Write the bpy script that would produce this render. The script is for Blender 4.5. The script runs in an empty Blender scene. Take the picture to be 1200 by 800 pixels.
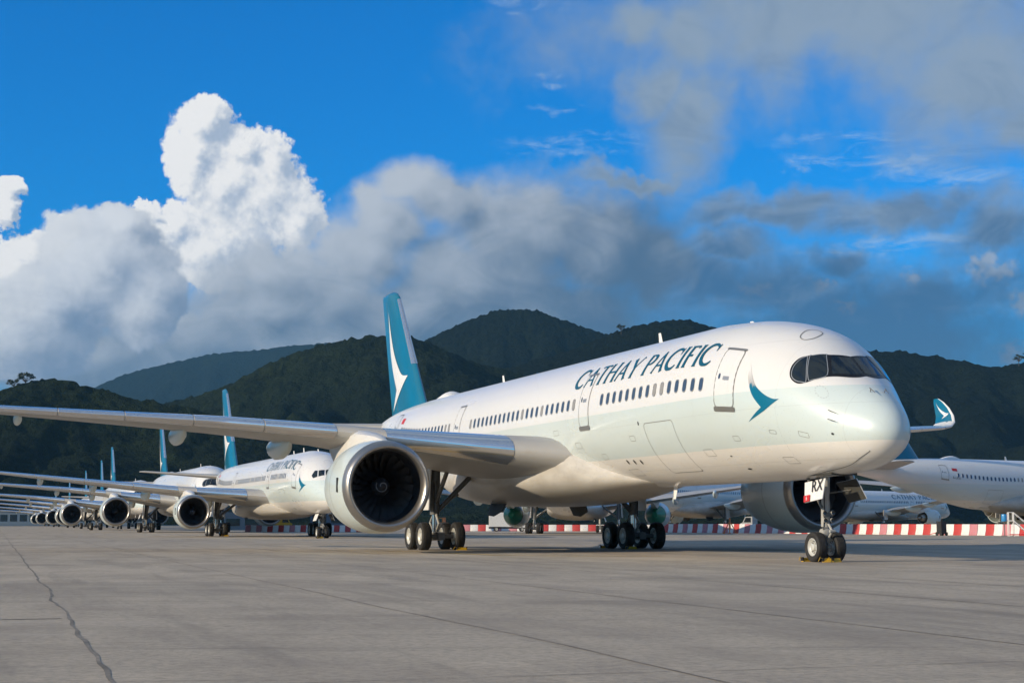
import bpy, bmesh, math, random
from mathutils import Vector, Matrix, noise, geometry

random.seed(7)
R = math.radians
SC = bpy.context.scene
COL = SC.collection

# ================================================================ camera, sky, sun, exposure
cd = bpy.data.cameras.new('camera'); cam = bpy.data.objects.new('camera', cd); COL.objects.link(cam)
cam.location = (0, 0, 1.33); cam.rotation_euler = (R(90+6.5), 0, 0)
cd.sensor_fit = 'HORIZONTAL'; cd.sensor_width = 36; cd.lens = 1865/1200*36
cd.clip_start = .1; cd.clip_end = 40000
SC.camera = cam
SUN_AZ = math.atan2(-.887, -.462)          # azimuth of the sun, from +Y towards +X
SUN_EL = R(18)
to_sun = Vector((math.sin(SUN_AZ)*math.cos(SUN_EL), math.cos(SUN_AZ)*math.cos(SUN_EL), math.sin(SUN_EL)))
sl = bpy.data.lights.new('sun', 'SUN'); sl.energy = 4.8; sl.angle = R(.53); sl.color = (1, .84, .62)
sun = bpy.data.objects.new('sun', sl); COL.objects.link(sun)
sun.rotation_euler = to_sun.to_track_quat('Z', 'Y').to_euler(); sun.location = to_sun*300
SC.view_settings.view_transform = 'Standard'; SC.view_settings.look = 'None'
SC.view_settings.exposure = 0.0; SC.view_settings.gamma = 1; SC.view_settings.use_curve_mapping = False
SC.cycles.use_denoising = True; SC.cycles.use_adaptive_sampling = True; SC.cycles.adaptive_threshold = .02; SC.cycles.adaptive_min_samples = 6
SC.cycles.max_bounces = 6; SC.cycles.diffuse_bounces = 3; SC.cycles.glossy_bounces = 3
SC.cycles.transmission_bounces = 3; SC.cycles.transparent_max_bounces = 6; SC.cycles.volume_bounces = 0
SC.cycles.sample_clamp_indirect = 6

# ---------------------------------------------------------------- node helper
class NT:
    def __init__(s, tree): s.t = tree; s.n = tree.nodes; s.l = tree.links
    def new(s, typ, **kw):
        n = s.n.new(typ)
        for k, v in kw.items(): setattr(n, k, v)
        return n
    def put(s, sock, v):
        if isinstance(v, (int, float)): sock.default_value = v
        elif isinstance(v, (tuple, list)):
            sock.default_value = tuple(v) if len(v) == len(sock.default_value) else tuple(v)+(1,)
        elif v is not None: s.l.new(v, sock)
    def m(s, op, a, b=0.0, c=None, clamp=False):
        n = s.new('ShaderNodeMath', operation=op, use_clamp=clamp)
        s.put(n.inputs[0], a); s.put(n.inputs[1], b)
        if c is not None: s.put(n.inputs[2], c)
        return n.outputs[0]
    def v(s, op, a, b=(0, 0, 0)):
        n = s.new('ShaderNodeVectorMath', operation=op); s.put(n.inputs[0], a)
        if op == 'SCALE': s.put(n.inputs['Scale'], b)
        else: s.put(n.inputs[1], b)
        return n.outputs['Value'] if op in ('LENGTH', 'DOT_PRODUCT', 'DISTANCE') else n.outputs[0]
    def sep(s, a):
        n = s.new('ShaderNodeSeparateXYZ'); s.put(n.inputs[0], a); return n.outputs
    def comb(s, x, y, z):
        n = s.new('ShaderNodeCombineXYZ'); s.put(n.inputs[0], x); s.put(n.inputs[1], y); s.put(n.inputs[2], z); return n.outputs[0]
    def noise(s, vec, scale, detail=4, rough=.55, dist=0.0, lac=2.0, col=False, dim='3D'):
        n = s.new('ShaderNodeTexNoise', noise_dimensions=dim); s.put(n.inputs['Vector'], vec)
        n.inputs['Scale'].default_value = scale; n.inputs['Detail'].default_value = detail
        n.inputs['Roughness'].default_value = rough; n.inputs['Distortion'].default_value = dist; n.inputs['Lacunarity'].default_value = lac
        return n.outputs['Color'] if col else n.outputs[0]
    def mix(s, f, a, b, typ='MIX'):
        n = s.new('ShaderNodeMix', data_type='RGBA', blend_type=typ); n.clamp_factor = True
        s.put(n.inputs['Factor'], f); s.put(n.inputs[6], a); s.put(n.inputs[7], b); return n.outputs[2]
    def ramp(s, f, *stops):
        n = s.new('ShaderNodeValToRGB'); s.put(n.inputs[0], f); e = n.color_ramp.elements
        while len(e) < len(stops): e.new(.5)
        for q, (p, c) in zip(e, stops): q.position = p; q.color = tuple(c)+(1,) if len(c) == 3 else c
        return n.outputs[0]
    def step(s, x, a, b):
        n = s.new('ShaderNodeMapRange', interpolation_type='SMOOTHSTEP', clamp=True)
        s.put(n.inputs[0], x); n.inputs[1].default_value = a; n.inputs[2].default_value = b
        n.inputs[3].default_value = 0; n.inputs[4].default_value = 1; return n.outputs[0]

# ---------------------------------------------------------------- sky: Nishita air with procedural clouds laid out by azimuth / elevation (degrees)
TOWER = [(-11.2, 14.0, 1.17, 0.98), (-11.7, 12.7, 0.98, 1.42), (-9.8, 13.4, 1.11, 0.92), (-8.7, 12.8, 1.05, 1.23), (-10.4, 12.0, 1.85, 1.66), (-9.1, 11.4, 2.03, 1.72), (-12.3, 10.5, 1.42, 0.92), (-10.8, 9.7, 2.46, 1.72), (-7.9, 10.8, 1.23, 1.29), (-13.2, 10.9, 0.55, 0.37), (-18.0, 11.4, 0.74, 0.43), (-18.0, 10.6, 0.55, 0.62), (-17.7, 8.2, 1.42, 1.60), (-16.0, 10.2, 0.74, 0.43), (-17.0, 9.4, 1.23, 0.74)]
DOME = [(-14.7, 9.1, 2.58, 2.15), (-13.2, 8.0, 1.60, 2.03), (-16.3, 7.4, 2.15, 1.72), (-14.3, 10.4, 1.05, 0.80), (-17.4, 6.2, 2.77, 1.54)]
BANK = [(-11.3, 6.4, 5.23, 1.91), (-15.4, 5.5, 5.85, 1.85), (-6.8, 8.0, 3.38, 2.03), (-8.3, 8.9, 2.77, 1.42), (-3.7, 12.2, 2.03, 1.17), (-5.1, 11.5, 1.11, 1.11), (-2.2, 11.5, 2.03, 1.42), (0.5, 10.6, 4.31, 2.40), (3.4, 9.8, 3.38, 3.02), (-1.2, 8.7, 5.23, 2.34), (5.1, 9.2, 1.91, 2.28), (-4.0, 7.4, 4.92, 2.03), (1.2, 7.3, 6.15, 2.28), (-5.6, 9.5, 2.46, 1.85), (-4.5, 10.6, 2.15, 1.85), (-9.2, 7.6, 3.38, 1.85), (-9.2, 4.8, 12.92, 2.15), (3.1, 5.3, 9.23, 2.46), (-8.0, 6.3, 8.00, 1.54)]
VEIL = [(11.9, 17.7, 10.15, 2.92), (6.3, 17.3, 2.46, 2.03), (4.3, 18.1, 1.54, 1.23), (6.4, 14.3, 1.85, 2.22), (4.7, 15.4, 1.48, 1.54), (16.6, 15.4, 4.31, 2.62), (18.1, 13.9, 1.54, 1.23), (10.2, 11.2, 4.00, 0.74), (14.1, 10.8, 3.38, 0.86), (8.3, 9.8, 1.85, 1.05), (17.8, 10.0, 2.46, 1.35), (12.5, 5.8, 9.23, 3.08), (9.2, 7.6, 3.69, 2.15), (15.4, 7.3, 5.23, 1.91), (12.2, 8.8, 1.85, 1.05), (7.1, 8.3, 2.15, 1.91), (4.4, 12.7, 2.77, 0.31)]
PUFF = [(16.6, 8.9, 0.80, 0.46), (17.2, 8.6, 0.80, 0.49), (17.9, 7.5, 0.55, 0.74), (17.6, 5.8, 0.74, 0.49), (8.8, 8.3, 0.80, 0.40), (11.3, 8.4, 0.55, 0.31), (14.3, 8.5, 0.62, 0.49), (11.9, 7.7, 0.49, 0.25)]
WISP = [(0.8, 18.5, 1.23, 0.25), (1.9, 14.9, 0.92, 0.18), (2.4, 13.5, 2.15, 0.31), (1.3, 15.8, 0.62, 0.25), (12.3, 13.4, 2.15, 0.31), (14.1, 12.4, 1.85, 0.37), (16.4, 11.8, 1.85, 0.55), (11.7, 12.7, 1.85, 0.28), (15.3, 13.1, 1.23, 0.18), (12.6, 9.6, 2.77, 0.37), (14.9, 9.7, 1.85, 0.43)]
def blob_group(name, blobs, w1, a1, w2, a2, w3, a3, general):
    """density of a cloud layer: soft ellipses with a noise-warped outline; `general` adds scattered cloud away from the listed ones"""
    g = bpy.data.node_groups.new(name, 'ShaderNodeTree')
    g.interface.new_socket('P', in_out='INPUT', socket_type='NodeSocketVector')
    g.interface.new_socket('D', in_out='OUTPUT', socket_type='NodeSocketFloat')
    t = NT(g); gi = t.new('NodeGroupInput'); go = t.new('NodeGroupOutput'); P = gi.outputs[0]
    q = P
    for w, a, dt in ((w1, a1, 2), (w2, a2, 3)):
        if a:
            c = t.v('SUBTRACT', t.noise(P, w, dt, .6, col=True, dim='2D'), (.5, .5, .5)); q = t.v('ADD', q, t.v('SCALE', c, a))
    q = t.v('MULTIPLY', q, (1, 1, 0)); d = None
    for (x, y, rx, ry) in blobs:
        e = t.v('MULTIPLY', t.v('SUBTRACT', q, (x, y, 0)), (1/rx, 1/ry, 0)); e = t.m('SUBTRACT', 1, t.v('LENGTH', e))
        d = e if d is None else t.m('SMOOTH_MAX', d, e, .22)
    if general:
        ax, ay, az_ = t.sep(P)
        gn = t.m('MULTIPLY', t.m('SUBTRACT', t.noise(t.v('MULTIPLY', P, (.05, .09, 0)), 1.0, 5, .55, dim='2D'), general), 5)
        far = t.m('MAXIMUM', t.step(t.m('ABSOLUTE', ax), 20, 27), t.step(ay, 20.5, 26))
        d = t.m('MAXIMUM', d, t.m('SUBTRACT', t.m('MULTIPLY', t.m('ADD', gn, 1), far), 1))
    if a3: d = t.m('ADD', d, t.m('MULTIPLY', t.m('SUBTRACT', t.noise(P, w3, 5, .62, dim='2D'), .5), a3))
    t.put(go.inputs[0], d)
    return g
world = bpy.data.worlds.new('World'); SC.world = world; world.use_nodes = True
world.node_tree.nodes.clear(); t = NT(world.node_tree)
sky = t.new('ShaderNodeTexSky', sky_type='NISHITA'); sky.sun_disc = False
sky.sun_elevation = SUN_EL; sky.sun_rotation = SUN_AZ % (2*math.pi); sky.altitude = 0; sky.air_density = 1.0; sky.dust_density = .35; sky.ozone_density = 3.0
gen = t.new('ShaderNodeTexCoord').outputs['Generated']
x, y, z = t.sep(gen)
AZ = t.m('MULTIPLY', t.m('ARCTAN2', x, y), 57.29578); EL = t.m('MULTIPLY', t.m('ARCSINE', z), 57.29578)
P = t.comb(AZ, EL, 0)
def dens(g, off=(0, 0, 0)):
    n = t.new('ShaderNodeGroup'); n.node_tree = g; t.put(n.inputs[0], t.v('ADD', P, off) if any(off) else P); return n.outputs[0]
blue = t.mix(1.0, sky.outputs[0], (.02, .89, 1.72), 'MULTIPLY')
# thin high ice cloud
gw = blob_group('wisp_density', WISP, .35, .8, 2.0, .7, 1.0, 0, 0)
wn = t.noise(t.v('MULTIPLY', P, (.45, 1.7, 0)), 1.0, 6, .66, .35, dim='2D')
wisp = t.m('MULTIPLY', t.step(dens(gw), -.7, .7), t.step(wn, .42, .75))
c = t.mix(t.m('MULTIPLY', wisp, .55), blue, (4.6, 6.0, 7.6))
# general thin milky haze low in the sky
c = t.mix(t.m('MULTIPLY', t.step(EL, 6, -1), .35), c, (2.2, 3.2, 4.6))
def cloud(c, g, lo, hi, a0, a1, lit, shade, k, off, strength=1.0, base=.5, fine=0.0, elgrad=None, azgrad=0):
    d = dens(g); dl = dens(g, off) if off else None
    al = t.m('MULTIPLY', t.step(d, a0, a1), strength)
    s = t.m('ADD', t.m('MULTIPLY', t.m('SUBTRACT', d, dl), k), base) if off else t.m('MULTIPLY_ADD', d, k, base)
    if fine:
        s = t.m('ADD', s, t.m('MULTIPLY', t.m('SUBTRACT', t.noise(t.v('MULTIPLY', P, (.35, .6, 0)), 1.0, 5, .6, .6, dim='2D'), .5), fine))
    if elgrad: s = t.m('ADD', s, t.m('MULTIPLY', t.m('SUBTRACT', t.step(EL, elgrad[0], elgrad[1]), .5), elgrad[2]))
    if azgrad: s = t.m('MULTIPLY_ADD', t.m('MINIMUM', t.m('MAXIMUM', t.m('ADD', AZ, 5), 0), 14), azgrad, s)
    return t.mix(al, c, t.mix(t.step(s, lo, hi), shade, lit))
gt = blob_group('tower_density', TOWER, .55, 1.0, 2.3, .62, 2.6, .42, .64)
gd = blob_group('dome_density', DOME, .45, 1.0, 1.6, .50, 1.5, .30, 0)
gb = blob_group('bank_density', BANK, .30, 1.4, 1.2, .5, .8, .30, .50)
gv = blob_group('veil_density', VEIL, .16, 3.2, .6, 1.5, .35, .9, .44)
gp = blob_group('puff_density', PUFF, .7, 1.2, 2.6, .8, 2.0, .8, 0)
c = cloud(c, gt, .0, .95, -.02, .20, (9.0, 9.0, 9.0), (3.9, 4.8, 6.2), 1.15, (-.55, .35, 0), 1.0, .60, .45)
c = cloud(c, gb, -.1, 1.05, -.08, .60, (5.0, 5.5, 6.2), (.78, 1.45, 2.45), .45, (-1.0, .8, 0), .98, .54, .50, (5.5, 13.0, .42), -.050)
c = cloud(c, gd, -.1, 1.05, -.0, .16, (7.4, 7.7, 8.1), (1.9, 2.7, 4.0), .65, (-1.0, .5, 0), .97, .44, .50, (5, 11, .25))
c = cloud(c, gp, .0, 1.1, -.1, .9, (5.6, 6.0, 6.6), (2.0, 2.9, 4.2), 1.0, None, .80, .35, .6)
c = cloud(c, gv, .0, 1.0, -.50, .75, (2.9, 3.7, 4.6), (.50, 1.25, 2.5), -.2, None, .92, .56, .9, (5, 16, .9))
bg = t.new('ShaderNodeBackground'); t.put(bg.inputs[0], c); bg.inputs[1].default_value = .1
t.l.new(bg.outputs[0], t.new('ShaderNodeOutputWorld').inputs[0])
world.cycles.sampling_method = 'NONE'

# ================================================================ materials
MATS = {}
def material(name, col=(.5, .5, .5), rough=.5, metal=0.0, coat=0.0, spec=.5, emit=None, build=None):
    if name in MATS: return MATS[name]
    m = bpy.data.materials.new(name); m.use_nodes = True; t = NT(m.node_tree); b = t.n['Principled BSDF']
    b.inputs['Base Color'].default_value = tuple(col)+(1,); b.inputs['Roughness'].default_value = rough; b.inputs['Metallic'].default_value = metal
    b.inputs['Coat Weight'].default_value = coat; b.inputs['Coat Roughness'].default_value = .08; b.inputs['Specular IOR Level'].default_value = spec
    if build: build(t, b)
    MATS[name] = m
    return m
def obco(t): return t.new('ShaderNodeTexCoord').outputs['Object']
def bump(t, b, h, strength, dist=.02):
    n = t.new('ShaderNodeBump'); n.inputs['Strength'].default_value = strength; n.inputs['Distance'].default_value = dist
    t.put(n.inputs['Height'], h); t.l.new(n.outputs[0], b.inputs['Normal'])
def grime(t, b, col, amount=.12, scale=.6, rough=(.22, .42)):
    o = obco(t); n = t.noise(t.v('MULTIPLY', o, (.35, 1, 1)), scale, 6, .65)
    f = t.m('MULTIPLY', t.step(n, .45, .8), amount)
    t.put(b.inputs['Base Color'], t.mix(f, col, (.30, .27, .23)))
    t.put(b.inputs['Roughness'], t.m('ADD', t.m('MULTIPLY', t.noise(o, .9, 2), rough[1]-rough[0]), rough[0]))
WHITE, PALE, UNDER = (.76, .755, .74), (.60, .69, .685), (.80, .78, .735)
def bands(z_hi, z_lo):
    def f(t, b):
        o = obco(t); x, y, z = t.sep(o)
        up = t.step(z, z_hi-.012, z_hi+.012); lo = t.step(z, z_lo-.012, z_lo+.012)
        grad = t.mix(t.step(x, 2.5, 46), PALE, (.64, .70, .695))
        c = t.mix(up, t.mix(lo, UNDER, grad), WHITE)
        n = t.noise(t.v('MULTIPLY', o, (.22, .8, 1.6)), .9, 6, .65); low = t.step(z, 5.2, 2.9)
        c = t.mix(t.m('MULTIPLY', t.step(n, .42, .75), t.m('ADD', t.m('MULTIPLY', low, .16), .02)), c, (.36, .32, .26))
        # lap joints of the skin: fine lines round the barrel and along it
        fr = t.m('ABSOLUTE', t.m('SUBTRACT', t.m('FRACT', t.m('DIVIDE', x, 2.54)), .5)); line = t.step(fr, .0042, .0016)
        for zz in (z_hi+1.75, z_hi-.62, z_lo-.55):
            line = t.m('MAXIMUM', line, t.step(t.m('ABSOLUTE', t.m('SUBTRACT', z, zz)), .011, .004))
        c = t.mix(t.m('MULTIPLY', line, .22), c, (.25, .25, .25))
        t.put(b.inputs['Base Color'], c)
        t.put(b.inputs['Roughness'], t.m('ADD', t.m('MULTIPLY', t.noise(t.v('MULTIPLY', o, (.3, 1, 1)), .7, 2), .10), .24))
        bump(t, b, t.noise(t.v('MULTIPLY', o, (.25, .5, .5)), .8, 1), .05, .02)
    return f
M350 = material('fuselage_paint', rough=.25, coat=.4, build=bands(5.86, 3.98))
MBELLY = material('belly_shade_paint', rough=.3, build=lambda t, b: (lambda z: t.put(b.inputs['Base Color'], t.mix(t.step(t.noise(t.v('MULTIPLY', obco(t), (.3, .8, .8)), 1.2, 6, .65), .2, .95), t.mix(t.step(z, 2.5, 3.6), (.40, .375, .33), (.66, .635, .585)), (.34, .31, .265))))(t.sep(obco(t))[2]))  # grows darker towards the bottom: underside shade put into the colour
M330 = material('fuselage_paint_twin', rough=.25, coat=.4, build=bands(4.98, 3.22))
MWHITE = material('white_paint', build=lambda t, b: grime(t, b, (.80, .79, .77)))
MWING = material('wing_paint', build=lambda t, b: grime(t, b, (.40, .39, .37), .35, .5, (.3, .5)))
MFAIR = material('fairing_paint', build=lambda t, b: grime(t, b, (.68, .66, .62), .25))
MNAC = material('cowl_paint', coat=.4, build=lambda t, b: grime(t, b, (.60, .68, .67), .12))
MTEAL = material('teal_paint', (.0, .145, .25), .22, coat=.5, build=lambda t, b: grime(t, b, (.0, .145, .25), .02))
MTEXT = material('lettering_teal', (.002, .085, .14), .3)
MLOGO = material('brushwing_white', (.84, .83, .82), .3)
def alu(t, b):
    o = obco(t); n = t.noise(t.v('MULTIPLY', o, (1, .2, 1)), 1.0, 3, .5)
    t.put(b.inputs['Base Color'], t.mix(n, (.72, .73, .75), (.84, .84, .84))); t.put(b.inputs['Roughness'], t.m('ADD', t.m('MULTIPLY', n, .05), .15))
MALU = material('bare_aluminium', (.65, .65, .66), .25, .95, build=alu)
MLIP = material('intake_lip_metal', (.40, .38, .36), .34, .9)
MDARK = material('dark_liner', (.022, .022, .024), .55)
MDUCT = material('duct_liner', (.03, .03, .033), .5)
MBLADE = material('fan_titanium', (.016, .016, .018), .5, .3)
MGLASS = material('cockpit_glass', (.012, .018, .022), .06, 0, spec=.8)
MMASK = material('black_mask', (.008, .008, .009), .25)
MRIMW = material('window_frame', (.36, .38, .40), .4, .4)
MSWIRL = material('spinner_swirl', (.12, .12, .12), .5)
MPANE = material('cabin_pane', (.045, .075, .13), .10)
MPANEG = material('cabin_blind', (.30, .29, .27), .25)
MLINE = material('door_gap', (.20, .20, .19), .6)
MSCUFF = material('scuff_plate', (.36, .34, .30), .35, .7)
def rubber(t, b):
    o = obco(t); n = t.noise(o, 14, 5)
    t.put(b.inputs['Base Color'], t.mix(n, (.012, .012, .013), (.034, .032, .030))); b.inputs['Roughness'].default_value = .75
MTYRE = material('tyre_rubber', build=rubber)
MHUB = material('wheel_hub', (.62, .62, .58), .4, .2)
MGEAR = material('gear_steel', build=lambda t, b: grime(t, b, (.13, .13, .125), .5, 4))
MGEARL = material('gear_light', build=lambda t, b: grime(t, b, (.42, .41, .38), .6, 4))
MCHROME = material('oleo_chrome', (.75, .75, .75), .12, 1.0)
MBAY = material('bay_dark', (.05, .05, .045), .7)  # near-black that stands in for the shade inside the wheel bays
MRED = material('red_paint', (.55, .02, .02), .45)
MBLACK = material('black_marking', (.012, .012, .014), .5)
MYEL = material('yellow_rubber', build=lambda t, b: grime(t, b, (.62, .36, .02), .4, 6))

# ================================================================ mesh helpers
class MB:
    def __init__(s): s.v = []; s.f = []; s.m = []
    def add(s, vs, fs, mi=0):
        o = len(s.v); s.v += [tuple(p) for p in vs]; s.f += [tuple(i+o for i in f) for f in fs]; s.m += [mi]*len(fs); return s
    def grid(s, rows, closed=False, mi=0, cap0=False, cap1=False, flip=False):
        n = len(rows[0]); vs = [p for r in rows for p in r]; fs = []
        for i in range(len(rows)-1):
            for j in range(n if closed else n-1):
                k = (j+1) % n; q = (i*n+j, i*n+k, (i+1)*n+k, (i+1)*n+j); fs.append(q[::-1] if flip else q)
        if cap0: fs.append(tuple(range(n)) if flip else tuple(range(n))[::-1])
        if cap1: a = tuple((len(rows)-1)*n+j for j in range(n)); fs.append(a[::-1] if flip else a)
        return s.add(vs, fs, mi)
    def box(s, c, d, mi=0, rot=None):
        x, y, z = (k/2 for k in d); vs = [Vector(p) for p in ((-x, -y, -z), (x, -y, -z), (x, y, -z), (-x, y, -z), (-x, -y, z), (x, -y, z), (x, y, z), (-x, y, z))]
        if rot is not None: vs = [rot @ p for p in vs]
        vs = [p+Vector(c) for p in vs]
        return s.add(vs, [(3, 2, 1, 0), (4, 5, 6, 7), (0, 1, 5, 4), (1, 2, 6, 5), (2, 3, 7, 6), (3, 0, 4, 7)], mi)
    def tube(s, pts, rad, n=10, mi=0, cap=True):
        pts = [Vector(p) for p in pts]; rows = []
        if isinstance(rad, (int, float)): rad = [rad]*len(pts)
        for i, p in enumerate(pts):
            d = (pts[min(i+1, len(pts)-1)]-pts[max(i-1, 0)]).normalized()
            a = d.orthogonal().normalized() if i == 0 else (a-d*a.dot(d)).normalized()
            b = d.cross(a); rows.append([p+(a*math.cos(k*2*math.pi/n)+b*math.sin(k*2*math.pi/n))*rad[i] for k in range(n)])
        return s.grid(rows, True, mi, cap, cap)
    def lathe(s, prof, org=(0, 0, 0), axis=(1, 0, 0), n=32, mi=0, flip=False):
        A = Vector(axis).normalized(); u = A.orthogonal().normalized(); w = A.cross(u); O = Vector(org)
        rows = [[O+A*a+(u*math.cos(2*math.pi*k/n)+w*math.sin(2*math.pi*k/n))*r for k in range(n)] for a, r in prof]
        return s.grid(rows, True, mi, flip=flip)
    def mesh(s, name, mats, smooth=True, angle=38, clean=False):
        me = bpy.data.meshes.new(name); me.from_pydata(s.v, [], s.f)
        for m in (mats if isinstance(mats, (list, tuple)) else [mats]): me.materials.append(m)
        me.polygons.foreach_set('material_index', s.m)
        if clean:
            bm = bmesh.new(); bm.from_mesh(me); bmesh.ops.remove_doubles(bm, verts=bm.verts, dist=1e-5)
            bmesh.ops.recalc_face_normals(bm, faces=bm.faces); bm.to_mesh(me); bm.free()
        if smooth:
            me.polygons.foreach_set('use_smooth', [True]*len(me.polygons)); me.set_sharp_from_angle(angle=R(angle))
        me.update(); return me
    def build(s, name, mats, parent=None, smooth=True, angle=38, clean=False):
        return obj(name, s.mesh(name, mats, smooth, angle, clean), parent)
def obj(name, data, parent=None, loc=None, rot=None):
    o = bpy.data.objects.new(name, data); COL.objects.link(o)
    if parent is not None: o.parent = parent
    if loc is not None: o.location = loc
    if rot is not None: o.rotation_euler = rot
    return o
def tag(o, label=None, cat=None, group=None, kind=None):
    for k, v in (('label', label), ('category', cat), ('group', group), ('kind', kind)):
        if v: o[k] = v
    return o
def empty(name, loc, rz=0.0, label=None, cat=None, group=None):
    o = obj(name, None, None, loc, (0, 0, rz)); o.empty_display_size = .5
    return tag(o, label, cat, group)
CH = {}
def children(o):
    return [c for c in bpy.data.objects if c.parent == o]
def copy_tree(o, parent=None, skip=()):
    c = o.copy(); COL.objects.link(c); c.parent = parent
    for ch in o.children:
        if ch.name.split('.')[0] not in skip: copy_tree(ch, c, skip)
    return c

# ---------------------------------------------------------------- surface maths (metres; s aft of nose, y starboard, z up)
def pchip(xs, ys):
    n = len(xs); h = [xs[i+1]-xs[i] for i in range(n-1)]; d = [(ys[i+1]-ys[i])/h[i] for i in range(n-1)]
    m = [0.0]*n; m[0] = d[0]; m[-1] = d[-1]
    for i in range(1, n-1):
        if d[i-1]*d[i] > 0:
            w1 = 2*h[i]+h[i-1]; w2 = h[i]+2*h[i-1]; m[i] = (w1+w2)/(w1/d[i-1]+w2/d[i])
    def f(x):
        if x <= xs[0]: return ys[0]
        if x >= xs[-1]: return ys[-1]
        i = 0
        while x > xs[i+1]: i += 1
        t = (x-xs[i])/h[i]
        return (ys[i]*(1+2*t)*(1-t)**2+h[i]*m[i]*t*(1-t)**2+ys[i+1]*t*t*(3-2*t)+h[i]*m[i+1]*t*t*(t-1))
    return f
NS = [0, .15, .5, 1, 1.7, 2.5, 3.5, 4.5, 6, 8, 10.5]
TS = [40, 44, 48, 52, 56, 60, 63.5, 66.3]
def _tab(nose, tail):
    g = pchip([math.sqrt(a) for a in NS], nose); t = pchip(TS, tail)
    return lambda s: g(math.sqrt(max(s, 0))) if s < 20 else t(s)
f_top = _tab([4.3, 4.8, 5.18, 5.58, 6.07, 6.72, 7.47, 8.0, 8.43, 8.75, 8.92], [8.92, 8.92, 8.91, 8.86, 8.72, 8.45, 8.1, 7.72])
f_bot = _tab([4.3, 3.87, 3.56, 3.33, 3.13, 3.02, 2.96, 2.92, 2.86, 2.83, 2.83], [2.83, 2.95, 3.52, 4.42, 5.35, 6.2, 6.82, 7.3])
f_hw = _tab([0, .46, .79, 1.09, 1.46, 1.83, 2.22, 2.55, 2.79, 2.94, 2.98], [2.98, 2.95, 2.82, 2.5, 2.05, 1.4, .75, .2])
def fus350(s, th):
    a, b, w = f_top(s), f_bot(s), f_hw(s)
    zc = b+(a-b)*(.52-.08*math.exp(-s/3.)); c = math.cos(th)
    return (s, w*math.sin(th), zc+(a-zc if c > 0 else zc-b)*c)
def fus330(s, th):
    p = fus350(s/.955, th)
    return (s, p[1]*.946, 2.12+(p[2]-2.83)*.94)

def frame(fus, s, th, off=0.0):
    """point on a fuselage skin, lifted by off, with its normal and the aft and up tangents"""
    p = Vector(fus(s, th)); a = (Vector(fus(s+.02, th))-p).normalized(); u = (Vector(fus(s, th-.01))-p).normalized()
    n = a.cross(u).normalized()
    if n.dot(Vector((0, math.sin(th), math.cos(th)))) < 0: n = -n
    return p+n*off, n, a, u
def flat(poly, du, dv):
    """fill a 2-D outline and cut it into cells so that it can follow a curved skin; returns verts, faces"""
    tri = geometry.tessellate_polygon([[Vector((a, b, 0)) for a, b in poly]])
    bm = bmesh.new(); vs = [bm.verts.new((a, b, 0)) for a, b in poly]
    for t3 in tri:
        try: bm.faces.new([vs[i] for i in t3])
        except ValueError: pass
    for ax, st in ((0, du), (1, dv)):
        if not st: continue
        lo = min(p[ax] for p in poly); hi = max(p[ax] for p in poly)
        k = math.floor(lo/st)+1
        while k*st < hi:
            co = [0, 0, 0]; no = [0, 0, 0]; co[ax] = k*st; no[ax] = 1
            bmesh.ops.bisect_plane(bm, geom=bm.verts[:]+bm.edges[:]+bm.faces[:], plane_co=co, plane_no=no, dist=1e-6); k += 1
    bm.verts.index_update(); out = ([(v.co.x, v.co.y) for v in bm.verts], [tuple(v.index for v in f.verts) for f in bm.faces]); bm.free()
    return out
def smooth_loop(pts, n=5, sharp=()):
    """Catmull-Rom through a closed outline, keeping the listed corners sharp"""
    out = []; N = len(pts)
    for i in range(N):
        p0, p1, p2, p3 = (Vector(pts[(i+k) % N]+(0,)) for k in (-1, 0, 1, 2))
        if i in sharp: p0 = p1-(p2-p1)*.5
        if (i+1) % N in sharp: p3 = p2+(p2-p1)*.5
        for k in range(n):
            u = k/n
            q = .5*((2*p1)+(-p0+p2)*u+(2*p0-5*p1+4*p2-p3)*u*u+(-p0+3*p1-3*p2+p3)*u**3); out.append((q.x, q.y))
    return out
def decal(mb, fus, poly, off=.006, du=.4, dv=4.0, mi=0):
    """outline in (station, degrees from the crown), laid on the skin"""
    vs, fs = flat(poly, du, dv); pts = [frame(fus, max(a, .01), R(b), off) for a, b in vs]
    P = [p[0] for p in pts]; F = []
    for f in fs:
        n = (P[f[1]]-P[f[0]]).cross(P[f[2]]-P[f[0]]); F.append(f if n.dot(pts[f[0]][1]) > 0 else f[::-1])
    return mb.add(P, F, mi)
def outline(mb, fus, poly, w, off=.007, mi=0, close=True):
    """a thin ribbon along an outline in (station, degrees), w metres wide"""
    fr = [frame(fus, max(a, .01), R(b), off) for a, b in poly]; N = len(fr); L = []; Rr = []
    for i in range(N):
        a = fr[(i-1) % N][0] if close or i else fr[i][0]; b = fr[(i+1) % N][0] if close or i < N-1 else fr[i][0]
        d = (b-a).normalized(); sd = d.cross(fr[i][1]).normalized()*w/2; L.append(fr[i][0]+sd); Rr.append(fr[i][0]-sd)
    fs = []
    for i in range(N if close else N-1):
        k = (i+1) % N; q = (i, k, N+k, N+i); P = L+Rr
        n = (P[q[1]]-P[q[0]]).cross(P[q[2]]-P[q[0]]); fs.append(q if n.dot(fr[i][1]) > 0 else q[::-1])
    return mb.add(L+Rr, fs, mi)
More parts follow.
